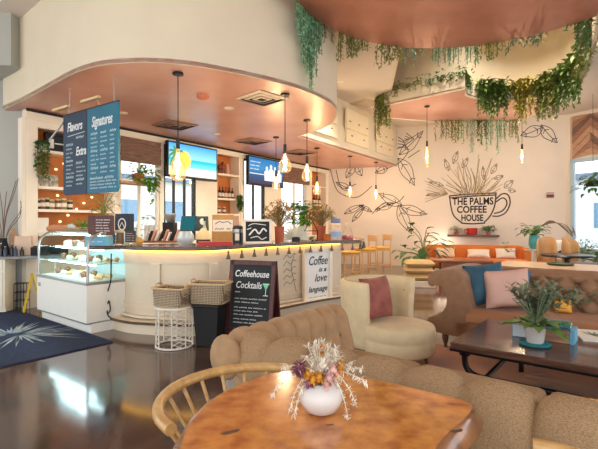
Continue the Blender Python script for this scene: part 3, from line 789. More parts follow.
# ---- foreground chesterfield, its back to the camera
O1 = (-.45, 2.66, 0)
s1 = thing('sofa', 'tan rolled back chesterfield sofa with its back to the camera, behind the burl table', 'sofa', O1, UA)
LX = 2.35
def backroll(i, j):
    x = .12 + i*(LX - .12); k = lobe(x, .262, .13, .3); th = 2*PI*j
    e = math.sqrt(max(0, 1 - max(0, 1 - (x - .12)/.1)**2)) if x < .22 else 1
    return (x, .02 + .15*k*math.sin(th)*e, .55 + .195*k*math.cos(th)*(.35 + .65*e))
m = MB(); m.grid(118, 22, backroll, cv=True, cap=True); m.build('back_roll', SOFA, s1, sharp=70)
m = MB(); m.box(.05, LX, -.05, .16, .08, .5); m.build('back_panel', SOFA_SHADE, s1, bevel=.02)
m = MB(); m.box(.02, .2, -.04, .9, .08, .56); m.build('arm_panel', SOFA_SHADE, s1, bevel=.03)
def arm(i, j, y0=-.13, y1=1.0):
    y = y0 + i*(y1 - y0); a = -2.5 + j*4.4                # roll section from outer underside over the top to the seat
    e = math.sqrt(max(0, 1 - max(0, 1 - (y - y0)/.16)**2)) if y < y0 + .16 else 1
    if j < .62:
        t = j/.62; a = math.radians(235 - t*235*1.0)      # 235 deg .. 0 deg
        k = lobe(y + .10*t, .165, 0, .12 + .26*t)
        r = .14*k*(.3 + .7*e)
        return (.13 + r*math.cos(a), y, .60 + r*1.02*math.sin(a))
    t = (j - .62)/.38; k = lobe(y + .10 + .1*t, .165, 0, .38)
    r = .14*k
    return (.13 + (r + .05*t*k)*(.3 + .7*e) + .1*t, y, .60 - .3*t)
m = MB(); m.grid(96, 34, arm); m.ell((.13, -.12, .595), (.122, .06, .13), 18, 12); m.build('arm_roll', VELVET, s1, sharp=75)
m = MB(); sec = [arm(1, j/20) for j in range(21)]; m.add(sec + [(.0, 1.0, .3)], [tuple(range(22))]); m.build('arm_front', VELVET, s1)
for k in range(7):
    p = arm((.2 + k*.11), .66); m = MB(); m.ell((p[0] + .004, p[1] + .03, p[2] - .02), (.012, .012, .012), 8, 6); m.build('button', VELVET, s1)
m = MB(); m.box(.1, LX, .14, 1.0, .1, .3); m.build('seat_base', SOFA, s1, bevel=.02)
for k in range(3):
    x0 = .13 + k*.74; m = MB(); m.box(x0, x0 + .73, .16, .98, .3, .44); m.build('seat_cushion', SOFA, s1, bevel=.04)
m = MB(); m.box(LX - .02, LX + .2, -.1, 1.0, .08, .6); m.tube([(LX + .09, -.14, .6), (LX + .09, 1.0, .6)], .14, 14); m.build('arm_roll', VELVET, s1, bevel=.02)
for x, y in ((.1, .02), (LX + .1, .02), (.1, .88), (LX + .1, .92)):
    m = MB(); m.cyl((x, y, .09), (x, y, 0), .03, .02, n=10); m.build('leg', DARKWOOD, s1)
def loc1(x, y, z=0):
    c = Vector((O1[0], O1[1], 0)) + Matrix.Rotation(UA, 3, 'Z') @ Vector((x, y, 0)); return (c.x, c.y, z)
m = MB(); m.pillow(.34, .17, .14)
solo('cushion', m, mat('mustard_cushion', (224, 170, 92), .8, var=.1), 'mustard cushion just showing over the sofa back at the right edge', 'cushion', loc1(1.98, .45, .441), UA)

# ---- rug, coffee table
RUGM = mat('faded_rug', (206, 152, 120), .95, c2=(172, 142, 132), scale=3.2, bump=.3, bscale=200, detail=8)
m = MB(); m.box(.2, 3.4, .95, 2.95, .001, .012); solo('rug', m, RUGM, 'faded rust rug under the coffee table', 'rug', O1, UA)
CT = (1.167, 3.324, .012)
ct = thing('coffee_table', 'dark wood coffee table on black pipe legs, holding the potted sage plant', 'coffee table', CT, UA)
CX_, CY_ = 2.05, 1.08
m = MB(); m.box(0, CX_, 0, CY_, .385, .438); m.build('tabletop', DARKWOOD, ct, bevel=.006)
m = MB(); m.box(-.003, CX_ + .003, -.003, CY_ + .003, .372, .388); m.build('edge_band', BLACK, ct)
for y in (.07, CY_ - .07):
    pts = catmull([(.09, y, .375), (.09, y, .34), (.09, y, .3), (.105, y, .24), (.16, y, .2), (.26, y, .19), (.5, y, .19), (1.5, y, .19), (1.8, y, .19), (1.9, y, .2), (1.955, y, .24), (1.97, y, .3), (1.97, y, .375)], 4)
    m = MB(); m.tube(pts, .023, 10); m.build('pipe_leg', BLACK, ct)
    for x in (.09, 1.97):
        m = MB(); m.lathe([(.001, .34), (.04, .34), (.045, .375), (.001, .375)], (x, y, 0), 12); m.build('flange', BLACK, ct)
    for x in (.3, 1.8):
        m = MB(); m.cyl((x, y, .19), (x, y, 0), .022, n=10); m.build('foot', BLACK, ct)
for x in (.24, 1.8):
    m = MB(); m.tube([(x, .07, .19), (x, CY_ - .07, .19)], .02, 8); m.build('cross_pipe', BLACK, ct)
m = MB(); m.cyl((.24, CY_ - .1, .19), (.24, CY_ - .1, .375), .022, n=8); m.build('red_post', mat('dark_red_metal', (104, 36, 32), .5), ct)
ZC_ = CT[2] + .4385
# items on it
px_, py_ = PZ(535, 345, ZC_)
m = MB()
m.lathe([(.001, 0), (.085, 0), (.105, .012), (.1, .022), (.001, .02)], n=20)
for k in range(40):
    a = k*2*PI/40; m.ell((.098*math.cos(a), .098*math.sin(a), .014), (.012, .012, .012), 6, 5)
solo('coaster', m, TEAL, 'round fringed teal mat under the white plant pot', 'mat', (px_, py_, ZC_), 0)
def leafy(name, label, cat, loc, pot, foliage, group=None, rz=0):
    t = thing(name, label, cat, loc, rz, group)
    if pot: pot(t)
    foliage(t); return t
def pot_a(t):
    m = MB(); m.lathe([(.001, 0), (.055, 0), (.06, .01), (.075, .115), (.078, .125), (.07, .125), (.066, .11), (.001, .1)], n=24); m.build('pot', WHITEG, t)
def sage(t):
    m = MB()
    for k in range(30):
        a = RN.uniform(0, 2*PI); m.tube([(0, 0, .1), (.05*math.cos(a), .05*math.sin(a), .22), (.16*math.cos(a), .14*math.sin(a), RN.uniform(.3, .44))], .003, 5)
        e = m.v[-1]
        L = .3
        for q in range(16):
            f = .35 + .65*q/15; b = Vector((.17*math.cos(a)*f*f, .15*math.sin(a)*f*f, .1 + RN.uniform(.28, .34)*f))
            m.leaf(b, (RN.uniform(-1, 1), RN.uniform(-1, 1), RN.uniform(0, .8)), .075, .028, .2)
    for k in range(9):                                  # a spray leaning to the right
        for q in range(15):
            f = q/14; b = Vector((.04 + .34*f, -.02 + .03*k - .1, .27 + .22*f - .16*f*f + RN.uniform(-.06, .06)))
            m.leaf(b, (RN.uniform(-.6, 1), RN.uniform(-1, 1), RN.uniform(-.2, .8)), .075, .028, .3)
    m.build('sage_sprigs', GREENS[5], t)
    m = MB()
    for k in range(18):
        a = -2.9 + k*5.9/17 + RN.uniform(-.15, .15); d_ = Vector((math.cos(a), math.sin(a), RN.uniform(.15, .6)))
        p = Vector((0, 0, .11)) + d_*.05; m.tube([(0, 0, .1), p], .004, 5); m.leaf(p, d_, RN.uniform(.17, .26), .1, .4)
    m.build('broad_leaves', GREENS[0], t)
leafy('potted_plant', 'sage green plant in a small white pot on the coffee table', 'plant', (px_, py_, ZC_ + .021), pot_a, sage)
bx, by = PZ(513, 336, ZC_)
t = thing('book_box', 'long wooden box with pale blue ends behind the white pot', 'box', (bx, by, ZC_), UA)
m = MB(); m.box(.0, .42, .0, .2, 0, .1); m.build('box_body', wood('box_wood', (186, 140, 112), (152, 110, 90), .5), t, bevel=.003)
for x in (-.004, .394):
    m = MB(); m.box(x, x + .03, -.004, .204, -.0, .102); m.build('end_panel', BLUEC, t)
m = MB(); m.box(.0, .14, -.005, 0, .005, .098); m.build('side_panel', mat('pale_card', (214, 226, 232), .6), t)
p = Vector((bx, by)) + U*.12 + V*.03
t = thing('book', 'teal covered book lying on the wooden box', 'book', (p.x, p.y, ZC_ + .103), UA)
m = MB(); m.box(0, .27, 0, .15, .004, .036); m.build('pages', PAPER, t); m = MB(); m.box(-.004, .274, -.004, .154, 0, .004); m.box(-.004, .274, -.004, .154, .036, .04); m.box(-.004, .274, -.006, -.002, 0, .04); m.build('cover', mat('teal_cover', (58, 140, 160), .5), t)

mx_, my_ = PZ(583, 341, ZC_)
t = thing('magazine', 'pale magazine with leaf print lying on the right of the coffee table', 'magazine', (mx_, my_, ZC_), UA + .3)
m = MB(); m.box(0, .3, 0, .4, 0, .008); m.build('pages', PAPER, t)
m = MB()
for k in range(9):
    a = -.4 + k*.3; m.add([(.12, .16, .0088), (.12 + .09*math.cos(a) - .014*math.sin(a), .16 + .09*math.sin(a) + .014*math.cos(a), .0088), (.12 + .17*math.cos(a), .16 + .17*math.sin(a), .0088), (.12 + .09*math.cos(a) + .014*math.sin(a), .16 + .09*math.sin(a) - .014*math.cos(a), .0088)], [(0, 3, 2, 1)])
m.v = [(max(.01, min(.29, x)), max(.01, min(.39, y)), z) for x, y, z in m.v]
m.build('leaf_print', GREENS[5], t)
# ---- tufted sofa behind the coffee table
O2 = (1.52, 4.70, 0)
s2 = thing('sofa', 'brown button tufted chesterfield sofa behind the coffee table', 'sofa', O2, UA)
BRV = mat('brown_velvet', (150, 112, 82), .75, var=.2, scale=10, sheen=.06); BRS = mat('brown_seat_velvet', (164, 112, 72), .75, var=.12, scale=6, sheen=.08)
prof2 = [(.30,.16),(.34,.3),(.33,.5),(.3,.68),(.27,.8),(.2,.86),(.1,.87),(.0,.86),(-.08,.825),(-.125,.765),(-.115,.70),(-.075,.675),(-.03,.69),(.02,.69),(.07,.64),(.095,.56),(.085,.47),(.04,.395),(-.04,.34),(-.12,.315),(-.11,.25),(-.05,.19),(.02,.16)]
pc = catmull(prof2, 3, True); npc = len(pc)
def arm2(i, j):
    y = i*.92; q = pc[int(round(j*npc)) % npc]; f = 1 - .03*max(0, 1 - i*12)**2
    k = 1.0; x, z = q
    if x > .2 and z > .3: x -= .02*(1 - lobe(y + z*.5, .19, 0, 1.0))
    return (.1 + (x - .1)*f, y, .5 + (z - .5)*f)
m = MB(); m.grid(40, npc, arm2, cv=True, cap=True); m.build('arm', BRV, s2, sharp=60)
def tuft(a, b, P, D):                                   # diamond buttoning: deep at the lattice points
    u_, v_ = a/P, b/P
    d1 = abs(((u_ + v_) % 1) - .5)*2; d2 = abs(((u_ - v_) % 1) - .5)*2   # 1 on the creases
    crease = max(d1, d2)**6; btn = (d1*d2)**3
    return D*(1 - .55*max(d1, d2)**3 - .9*(d1*d2)**2.5)
L2 = 2.9
def back2(i, j):
    x = .22 + i*(L2 - .22)
    if j < .72:
        t = j/.72; z = .42 + t*.37; n_ = tuft(x, z - .6, .22, .11)
        return (x, .74 + .08*t - n_, z)
    t = (j - .72)/.28; a = t*PI; l = lobe(x, .3, .0, .08)
    return (x, .80 + .09*(1 - math.cos(a))*l, .79 + .07*math.sin(a)*l)
m = MB(); m.grid(180, 50, back2); m.build('backrest', BRV, s2, sharp=80)
m = MB(); m.box(.15, L2, .8, .95, .1, .82); m.build('back_panel', BRV, s2, bevel=.02)
for r_ in range(2):
    for k in range(12):
        x = .22*(k + 1) + (.0 if r_ == 0 else .11); z = .6 + (0 if r_ == 0 else .11)
        if x < L2 - .1:
            m = MB(); m.ell((x, .74 + .08*((z - .42)/.37) - .012, z), (.016, .012, .016), 10, 7); m.build('button', BRV, s2)
m = MB(); m.box(.16, L2, .0, .82, .16, .34); m.build('seat_base', BRS, s2, bevel=.03)
m = MB()
def seat2(i, j):
    x = .3 + i*(L2 - .32); y = -.03 + j*.72
    e = min(1, min(j, 1 - j)*7); return (x, y, .34 + .115*math.sqrt(max(0, 1 - (1 - e)**2)))
m.grid(60, 24, seat2); m.build('seat_cushion', BRS, s2, sharp=80)
for x, y in ((.06, .06), (.06, .86), (2.8, .06), (2.8, .86)):
    m = MB(); m.lathe([(.012, 0), (.02, .02), (.018, .05), (.032, .1), (.036, .165)], (x, y, 0), 12); m.build('leg', DARKWOOD, s2)
def loc2(x, y, z=0):
    c = Vector((O2[0], O2[1], 0)) + Matrix.Rotation(UA, 3, 'Z') @ Vector((x, y, 0)); return (c.x, c.y, z)
def cushion(w, h, t_, mt, label, loc, rz, lean=.25, group=None, roll=0):
    m = MB(); m.M = Matrix.Rotation(-lean, 4, 'X') @ Matrix.Rotation(roll, 4, 'Y'); m.pillow(w, h, t_); zmin = min(v[2] for v in m.v); m.v = [(a, b, c - zmin) for a, b, c in m.v]
    return solo('cushion', m, mt, label, 'cushion', loc, rz, group, sharp=60)
PINK = mat('blush_linen', (214, 172, 156), .8, var=.08, scale=6, bump=.25, bscale=14); BLUEP = mat('blue_velvet', (50, 96, 118), .7, c2=(32, 66, 86), scale=7, sheen=.1)
cushion(.46, .45, .15, BLUEP, 'dark blue cushion against the arm of the tufted sofa', loc2(.44, .36, .455), UA + .75, .2, roll=-.1)
cushion(.45, .41, .16, PINK, 'blush pink cushion leaning on the dark blue one', loc2(.66, .26, .455), UA + .18, .32, roll=-.13)
cushion(.36, .4, .12, mat('blue_cushion', (54, 112, 148), .75), 'blue cushion mostly hidden behind the pink one', loc2(.62, .54, .455), UA + .05, .2)
cushion(.16, .14, .08, YELLOW, 'small mustard cushion on the tufted sofa behind the potted plant', loc2(1.12, .45, .455), UA + .2, .3)

# ---- cream round armchair
ac = thing('armchair', 'cream velvet tub chair with round seat and curved back', 'armchair', (.90, 4.36, 0), 0)
def drum(m, c, r, z0, z1):
    m.lathe([(.001, z0), (r*.96, z0), (r, z0 + .02), (r*1.005, z0 + .12), (r*.99, z0 + .13), (r*1.01, z0 + .145), (r*1.01, z1 - .04), (r*.97, z1 - .012), (r*.85, z1), (.001, z1 + .015)], c, 40)
m = MB(); drum(m, (.07, -.16, 0), .345, .13, .40); m.build('seat', CREAMV, ac, sharp=60)
A0, A1 = math.radians(240), math.radians(22)
def shell(i, j):
    a = A0 + (A1 - A0)*i; th = 2*PI*j
    e = min(1, min(i, 1 - i)*14); e = .55 + .45*math.sqrt(max(0, 1 - (1 - e)**2))
    w = .052*e; hgt = .325; c, s_ = math.cos(th), math.sin(th)
    sx = math.copysign(abs(c)**.6, c)*w; sz = math.copysign(abs(s_)**.35, s_)*hgt*(1 - .015*(1 - e))
    flare = .03*max(0, sz)/.325
    ch = 1 + (.018*(lobe(a, .38, .1, 1) - 1) if c < 0 else 0)/.05*.4
    r = .365 + flare + (sx*ch if c < 0 else sx)
    return (-.04 + r*math.cos(a), .09 + r*math.sin(a), .465 + sz)
m = MB(); m.grid(70, 26, shell, cv=True, cap=True); m.build('backrest', CREAMV, ac, sharp=60)
for a in (60, 30, 5):
    m = MB(); r = .31; m.ell((-.04 + r*math.cos(math.radians(a)), .09 + r*math.sin(math.radians(a)), .66), .013, 8, 6); m.build('button', CREAMV, ac)
m = MB(); pp = [shell(i/60, .26) for i in range(61)]; m.tube([(x, y, z + .0) for x, y, z in pp], .007, 6); m.build('piping', mat('cream_piping', (196, 170, 116), .7), ac)
for x, y in ((.31, -.2), (-.15, -.3), (-.2, .2), (.2, .15)):
    m = MB(); m.cyl((x, y, .14), (x*1.08, y*1.08, 0), .024, .014, n=10); m.build('leg', DARKWOOD, ac)
MAUVE = mat('mauve_velvet', (168, 92, 78), .7, c2=(130, 66, 58), scale=9, sheen=.12)
cushion(.44, .42, .15, MAUVE, 'dusty mauve velvet cushion in the cream tub chair', (.80, 4.28, .415), math.radians(42), .2)

# ---- bar stools
def stool(label, loc, rz):
    t = thing('bar_stool', label, 'bar stool', loc, rz, 'oak bar stools at the far end of the counter')
    m = MB(); m.box(-.2, .2, -.2, .2, .7, .76); m.build('seat', YELLOW, t, bevel=.02)
    m = MB(); m.box(-.19, .19, -.19, .19, .66, .7); m.build('apron', OAK, t)
    for x in (-.18, .18):
        for y in (-.18, .18):
            m = MB(); h = 1.07 if x > 0 else .68
            m.tube([(x*1.12, y*1.1, 0), (x, y, .68)] + ([(x + .04, y, 1.07)] if x > 0 else []), .021, 6); m.build('leg', OAK, t)
    m = MB(); m.box(.17, .235, -.2, .2, .93, 1.08); m.build('backrest', OAK, t, bevel=.01)
    for z, a in ((.22, 0), (.3, 1)):
        for q in (-1, 1):
            m = MB()
            if a: m.box(-.2, .2, q*.19 - .012, q*.19 + .012, z, z + .03)
            else: m.box(q*.19 - .012, q*.19 + .012, -.19, .19, z, z + .03)
            m.build('stretcher', OAK, t)
    return t
st = stool('nearest oak bar stool with mustard seat, just past the end of the counter', (1.08, 9.4, 0), .35)
dup(st, (1.62, 10.5, 0), .35, 'second oak bar stool from the counter end, mustard seat')
dup(st, (2.1, 11.1, 0), .35, 'oak bar stool with mustard seat standing nearest the mural wall')

# ---- sandwich board
sb = thing('sandwich_board', 'maroon framed chalkboard easel lettered Coffeehouse Cocktails in front of the bar', 'sandwich board', (-.53, 5.0, 0), math.radians(-20))
tl = math.radians(9)
for sg in (-1, 1):
    fr = MB(); fr.M = Matrix.Translation((0, sg*.15, 0)) @ Matrix.Rotation(-sg*tl*-1 if False else sg*tl, 4, 'X')
    for x in (-.29, .24): fr.box(x, x + .05, -.015, .015, 0, .94)
    fr.box(-.29, .29, -.015, .015, .89, .94); fr.box(-.29, .29, -.015, .015, .12, .17)
    f_ = fr.build('frame', MAROON, sb, bevel=.004)
    pn = MB(); pn.M = fr.M; pn.box(-.24, .24, -.006, .006, .17, .89); pn.build('slate', SLATE, sb)
face = bpy.data.objects.new('chalk_text', None)
Mt = Matrix.Translation((0, -.15, 0)) @ Matrix.Rotation(-tl, 4, 'X')
def on_board(q, x, z):
    q.matrix_local = Mt @ Matrix.Translation((x, -.0085, z)) @ Matrix.Rotation(PI/2, 4, 'X') @ Matrix.Diagonal((q.scale[0], 1, 1, 1))
for s_, x, z, sz, mt in (('Coffeehouse', -.0, .755, .108, CHALK), ('Cocktails', -.03, .625, .108, CHALK)):
    q = text(s_, sz, mt, sb, (0, 0, 0), 'lettering', shear=.18, bold=.0012, fit=.43 if x == 0 else .33); on_board(q, x - .005, z)
m = MB(); m.M = Mt @ Matrix.Translation((0, -.009, 0))
for k, z in enumerate((.575, .5, .46, .4, .36, .32, .27, .23)):
    scribble(m, -.2, -.12 if k == 0 else (.2 if k % 2 else .1), z, .022, 0, .006)
m.build('chalk_lines', CHALK, sb)
m = MB(); m.M = Mt @ Matrix.Translation((.185, -.0095, .58)); m.add([(-.04, 0, .1), (.04, 0, .1), (.006, 0, .04), (-.006, 0, .04)], [(0, 1, 2, 3)]); m.build('cocktail_drawing', mat('chalk_green', (120, 220, 170), .9), sb)
m = MB(); m.M = Mt @ Matrix.Translation((.185, -.0095, .58)); m.ribbon([(0, .04), (0, -.03)], .008, 0); m.ribbon([(-.03, -.03), (.03, -.03)], .008, 0); m.ribbon([(-.042, .103), (.042, .103)], .007, 0); m.build('cocktail_outline', CHALK, sb)
bpy.data.objects.remove(face)

# ---- framed sign leaning on the bar
i1 = min(range(len(fc)), key=lambda i: (Vector(fc[i]) - Vector((.33, 6.9))).length)
o20 = offset(fc, .11, False); p = Vector(o20[i1]); tt = (Vector(o20[i1+2]) - Vector(o20[i1-2])).normalized()
fs = thing('framed_sign', 'white framed Coffee is love language sign on the bar front', 'sign', (p.x, p.y, 0), math.atan2(tt.y, tt.x))
FWW, z0, z1 = .62, .03, .96
m = MB()
for x in (-FWW/2, FWW/2 - .06): m.box(x, x + .06, -.09, -.03, z0, z1)
for z in (z0, z1 - .06): m.box(-FWW/2, FWW/2, -.09, -.03, z, z + .06)
m.build('frame', TRIMW, fs, bevel=.004)
m = MB(); m.box(-FWW/2 + .05, FWW/2 - .05, -.06, -.03, z0 + .04, z1 - .04); m.build('board', mat('sign_white', (240, 240, 238), .6, var=.02), fs)
INKB = mat('sign_ink', (24, 52, 66), .7)
for s_, x, z, sz in (('Coffee', -.0, .70, .2), ('is a', .1, .585, .105), ('love', .06, .43, .175), ('language', 0, .27, .125)):
    text(s_, sz, INKB, fs, (x, -.0625, z), shear=.3, bold=.0015, fit={'Coffee': .42, 'is a': .17, 'love': .27, 'language': .42}[s_])
m = MB(); scribble(m, -.2, .2, .18, .025, -.0625, .006); m.build('small_print', INKB, fs)

# ---- lattice table, bin and the two baskets
lx, ly = -1.39, 4.80
lt = thing('side_table', 'round white lattice side table holding a basket, left of the black bin', 'side table', (lx, ly, 0))
WMET = mat('white_metal', (236, 228, 212), .45, var=.03)
m = MB(); m.lathe([(.001, .43), (.2, .43), (.205, .44), (.2, .45), (.001, .45)], n=32); m.build('top', WMET, lt)
m = MB(); m.tube([(.2*math.cos(a), .2*math.sin(a), .012) for a in [i*2*PI/36 for i in range(36)]], .011, 6, True); m.build('base_ring', WMET, lt)
for c0 in (210, 300, 30, 120):
    m = MB()
    for a in (c0 - 22, c0 + 22):
        r = math.radians(a); m.cyl((.2*math.cos(r), .2*math.sin(r), .01), (.2*math.cos(r), .2*math.sin(r), .44), .007, n=6)
    for k in range(9):
        for sg in (-1, 1):
            pts = []
            for q in range(6):
                f = q/5; a = math.radians(c0 + sg*(f*44 - 22)); z = .02 + k*.05 + f*.07 - .02
                pts.append((.2*math.cos(a), .2*math.sin(a), min(.43, max(.015, z))))
            m.tube(pts, .0035, 4)
    m.build('lattice_panel', WMET, lt)
def basket(label, loc, rz, w, d_, h, handle=True):
    t = thing('basket', label, 'basket', loc, rz, 'rectangular woven baskets')
    def fn(i, j):
        a = 2*PI*i; c, s_ = math.cos(a), math.sin(a); k = .9 + .1*min(1, j*2) if j < .5 else 1.0
        e = .28; x = math.copysign(abs(c)**e, c)*w/2; y = math.copysign(abs(s_)**e, s_)*d_/2
        z = h*min(1, j*2) if j <= .5 else h*(1 - (j - .5)*1.7); q = .9 + .1*min(1, j*2) if j <= .5 else .94
        b = .004*math.sin(z*190)*(1 if int(i*56) % 2 else -1)
        return (x*q + b*c, y*q + b*s_, z)
    m = MB(); m.grid(56, 30, fn, cu=True); m.build('weave', WICKER, t, sharp=80)
    m = MB(); m.box(-w*.44, w*.44, -d_*.44, d_*.44, .012, .02); m.build('bottom', WICKER, t)
    m = MB(); m.tube([(x*w/2, y*d_/2, h) for x, y in [(-1, -.9), (-.9, -1), (.9, -1), (1, -.9), (1, .9), (.9, 1), (-.9, 1), (-1, .9)]], .011, 6, True); m.build('rim', mat('basket_rim', (206, 178, 136), .8), t)
    for sg in (-1, 1):
        m = MB(); m.tube(catmull([(sg*w/2, -.06, h), (sg*w/2*1.02, -.04, h + .035), (sg*w/2*1.02, .04, h + .035), (sg*w/2, .06, h)], 3), .008, 6); m.build('handle', mat('basket_handle', (196, 160, 112), .8), t)
    return t
basket('wicker basket on the white lattice table, left of the pair', (lx - .015, ly + .01, .451), math.radians(-20), .38, .3, .2)
bn = thing('waste_bin', 'black square bin under the right basket, left of chalkboard easel', 'bin', (-1.0, 4.86, 0), math.radians(-12))
m = MB(); v0 = [(-.12,-.12,0),(.12,-.12,0),(.12,.12,0),(-.12,.12,0),(-.15,-.15,.46),(.15,-.15,.46),(.15,.15,.46),(-.15,.15,.46)]
m.add(v0, [(3,2,1,0),(4,5,6,7),(0,1,5,4),(1,2,6,5),(2,3,7,6),(3,0,4,7)]); m.build('bin_body', BLACKM, bn, bevel=.01)
m = MB(); m.box(-.16, .16, -.16, .16, .44, .472); m.build('rim', BLACK, bn, bevel=.006)
basket('wicker basket on the black bin, right of the pair', (-1.0, 4.87, .473), math.radians(-12), .42, .31, .22)

# ---- navy rug
RG = solo('rug', MB().box(-2.9, 0, -2.2, 0, .001, .014), NAVY, 'navy rug with pale palm leaf pattern before the pastry case', 'rug', (-2.13, 4.93, 0), UA)
RL = mat('rug_leaf', (196, 196, 178), .95, c2=(120, 140, 160), scale=12)
m = MB()
for c, a0 in (((-1.2, -.55), .6), ((-1.25, -.62), 3.3)):
    for k in range(22):
        a = a0 - 1.3 + k*.125 + RN.uniform(-.08, .08); L = RN.uniform(.35, .95)
        m.add([(c[0] + .05*math.cos(a), c[1] + .05*math.sin(a), .0155), (c[0] + L*.5*math.cos(a) - .016*math.sin(a), c[1] + L*.5*math.sin(a) + .016*math.cos(a), .0155), (c[0] + L*math.cos(a), c[1] + L*math.sin(a), .0155), (c[0] + L*.5*math.cos(a) + .016*math.sin(a), c[1] + L*.5*math.sin(a) - .016*math.cos(a), .0155)], [(0, 3, 2, 1)])
m.build('leaf_pattern', RL, RG)

# ---- service counter at the left wall
sc = thing('service_counter', 'white service counter with open bay against the left wall', 'counter')
sa = math.atan2(.75, 3.28); sc.location = (-4.72, 6.42, 0); sc.rotation_euler = (0, 0, sa)
m = MB(); m.box(-1.6, 1.05, 0, .42, .82, .86); m.build('worktop', mat('grey_stone', (150, 150, 148), .3, c2=(104, 106, 108), scale=40), sc, bevel=.005)
m = MB(); m.box(-1.6, .28, .03, .42, .09, .82); m.box(-1.55, .27, .08, .42, 0, .09); m.box(.95, .98, .05, .42, 0, .82); m.build('cabinet', TRIMW, sc)
m = MB(); m.box(-.2, .25, .012, .03, .1, .62); m.box(-.14, .19, .004, .012, .16, .56); m.build('door', TRIMW, sc, bevel=.004)
m = MB(); m.box(-.2, .25, .012, .03, .65, .8); m.build('drawer', TRIMW, sc, bevel=.004)
m = MB(); m.ell((.12, -.003, .725), .014, 8, 6); m.build('knob', BLACK, sc)
m = MB(); m.box(-1.6, 1.05, .4, .42, .86, 1.0); m.build('upstand', BLACKM, sc)
def locS(x, y, z=.861):
    c = Vector((-4.72, 6.42, 0)) + Matrix.Rotation(sa, 3, 'Z') @ Vector((x, y, 0)); return (c.x, c.y, z)
# folding floor sign
fsn = thing('floor_sign', 'yellow folding floor sign standing under the service counter', 'floor sign', locS(.63, .1, 0), -.95)
for sg in (-1, 1):
    m = MB(); m.M = Matrix.Rotation(-sg*.19, 4, 'X') if False else Matrix.Translation((0, sg*.12, 0)) @ Matrix.Rotation(sg*.2, 4, 'X'); m.box(-.11, .11, -.008, .008, 0, .6); m.build('panel', mat('sign_yellow', (240, 196, 30), .5, var=.04), fsn)
wr_ = thing('wire_rack', 'dark wire rack standing in the open bay under the service counter', 'rack', locS(.42, .28, 0), sa)
m = MB()
for x in (-.09, .0, .09):
    m.tube([(x, -.06, 0), (x, -.06, .42)], .005, 5); m.tube([(x, .06, 0), (x, .06, .42)], .005, 5)
for z in (.15, .28, .42): m.tube([(-.09, -.06, z), (.09, -.06, z), (.09, .06, z), (-.09, .06, z)], .005, 5, True)
m.build('wires', BLACK, wr_)
# ================================================================== BACK BAR: SHELVES, SCREENS, BLINDS
DOT = emis('peg_light', (255, 226, 170), 3.0)
SHZ = (1.2, 1.6, 1.98, 2.58)
def shelf_unit(a, b, label, zs, dots=0):
    s0, s1 = sB(a), sB(b); t = thing('shelf_unit', label, 'shelf unit', wB(s0), BA, 'built in orange backed shelves')
    w = s1 - s0
    m = MB(); m.box(0, w, .33, .36, .9, 3.12); m.box(0, w, .1, .36, 3.06, 3.12); m.build('back_board', ORANGEB, t)
    for x in (0, w - .03):
        m = MB(); m.box(x, x + .03, .02, .33, .9, 3.06); m.build('side_panel', TRIMW, t)
    for z in zs:
        m = MB(); m.box(.03, w - .03, .0, .33, z - .045, z); m.build('shelf', TRIMW, t)
    if dots:
        m = MB()
        for k in range(dots):
            x = .08 + (w - .16)*((k*.618) % 1); z = 1.05 + (k % 17)*.115
            m.ell((x, .322, z), (.016, .006, .016), 7, 5)
        q = m.build('peg_lights', DOT, t); q['kind'] = 'stuff'
    return t
shelf_unit(36.5, 115.5, 'wide orange backed shelf unit with small lights behind the menu board', SHZ, 68)
shelf_unit(217, 240.5, 'narrow orange backed shelf unit between the two screens', SHZ[1:], 0)
shelf_unit(312, 326.5, 'last narrow orange backed shelf unit beside the mural wall', SHZ[1:], 0)
def shelf_at(px, z, y=.16):
    return wB(sB(px), y, z)
# things on the shelves
JARG = mat('dark_jar', (54, 50, 40), .25, var=.2); JARO = mat('olive_jar', (130, 120, 66), .3, var=.2); JARB = mat('brown_jar', (120, 70, 40), .3, var=.2); LIDM = mat('jar_lid', (206, 190, 150), .4)
LAB = mat('paper_label', (226, 216, 196), .7, var=.05)
def jar(mt, r, h, label, loc, group, lab=True):
    t = thing('jar', label, 'jar', loc, BA, group)
    m = MB(); m.lathe([(.001, 0), (r*.95, 0), (r, .01), (r, h*.8), (r*.8, h*.87), (.001, h*.87)], n=16); m.build('jar_body', mt, t)
    m = MB(); m.lathe([(.001, h*.86), (r*.85, h*.86), (r*.85, h), (.001, h)], n=16); m.build('lid', LIDM, t)
    if lab:
        m = MB(); m.lathe([(r*1.01, h*.25), (r*1.01, h*.6)], n=16); m.build('paper_label', LAB, t)
for k, (px, mt, w) in enumerate(((40.5, JARG, 'dark jar at the left end of the lower shelf'), (45, JARB, 'brown jar second from left on the lower shelf'), (49.5, JARG, 'dark jar third from left on the lower shelf'), (54, JARO, 'olive jar fourth from left on the lower shelf'), (61, JARB, 'brown jar fifth on the lower shelf, beneath the menu board'), (66.5, JARO, 'pale olive jar sixth on the lower shelf'), (73, JARG, 'dark jar at the right end of the lower shelf'))):
    jar(mt, .045 + .008*(k % 2), .17 + .012*(k % 3), w, shelf_at(px, 1.6, .1), 'jars on the lower shelf')
BAGM = mat('printed_bag', (214, 206, 190), .7, c2=(120, 112, 96), scale=16)
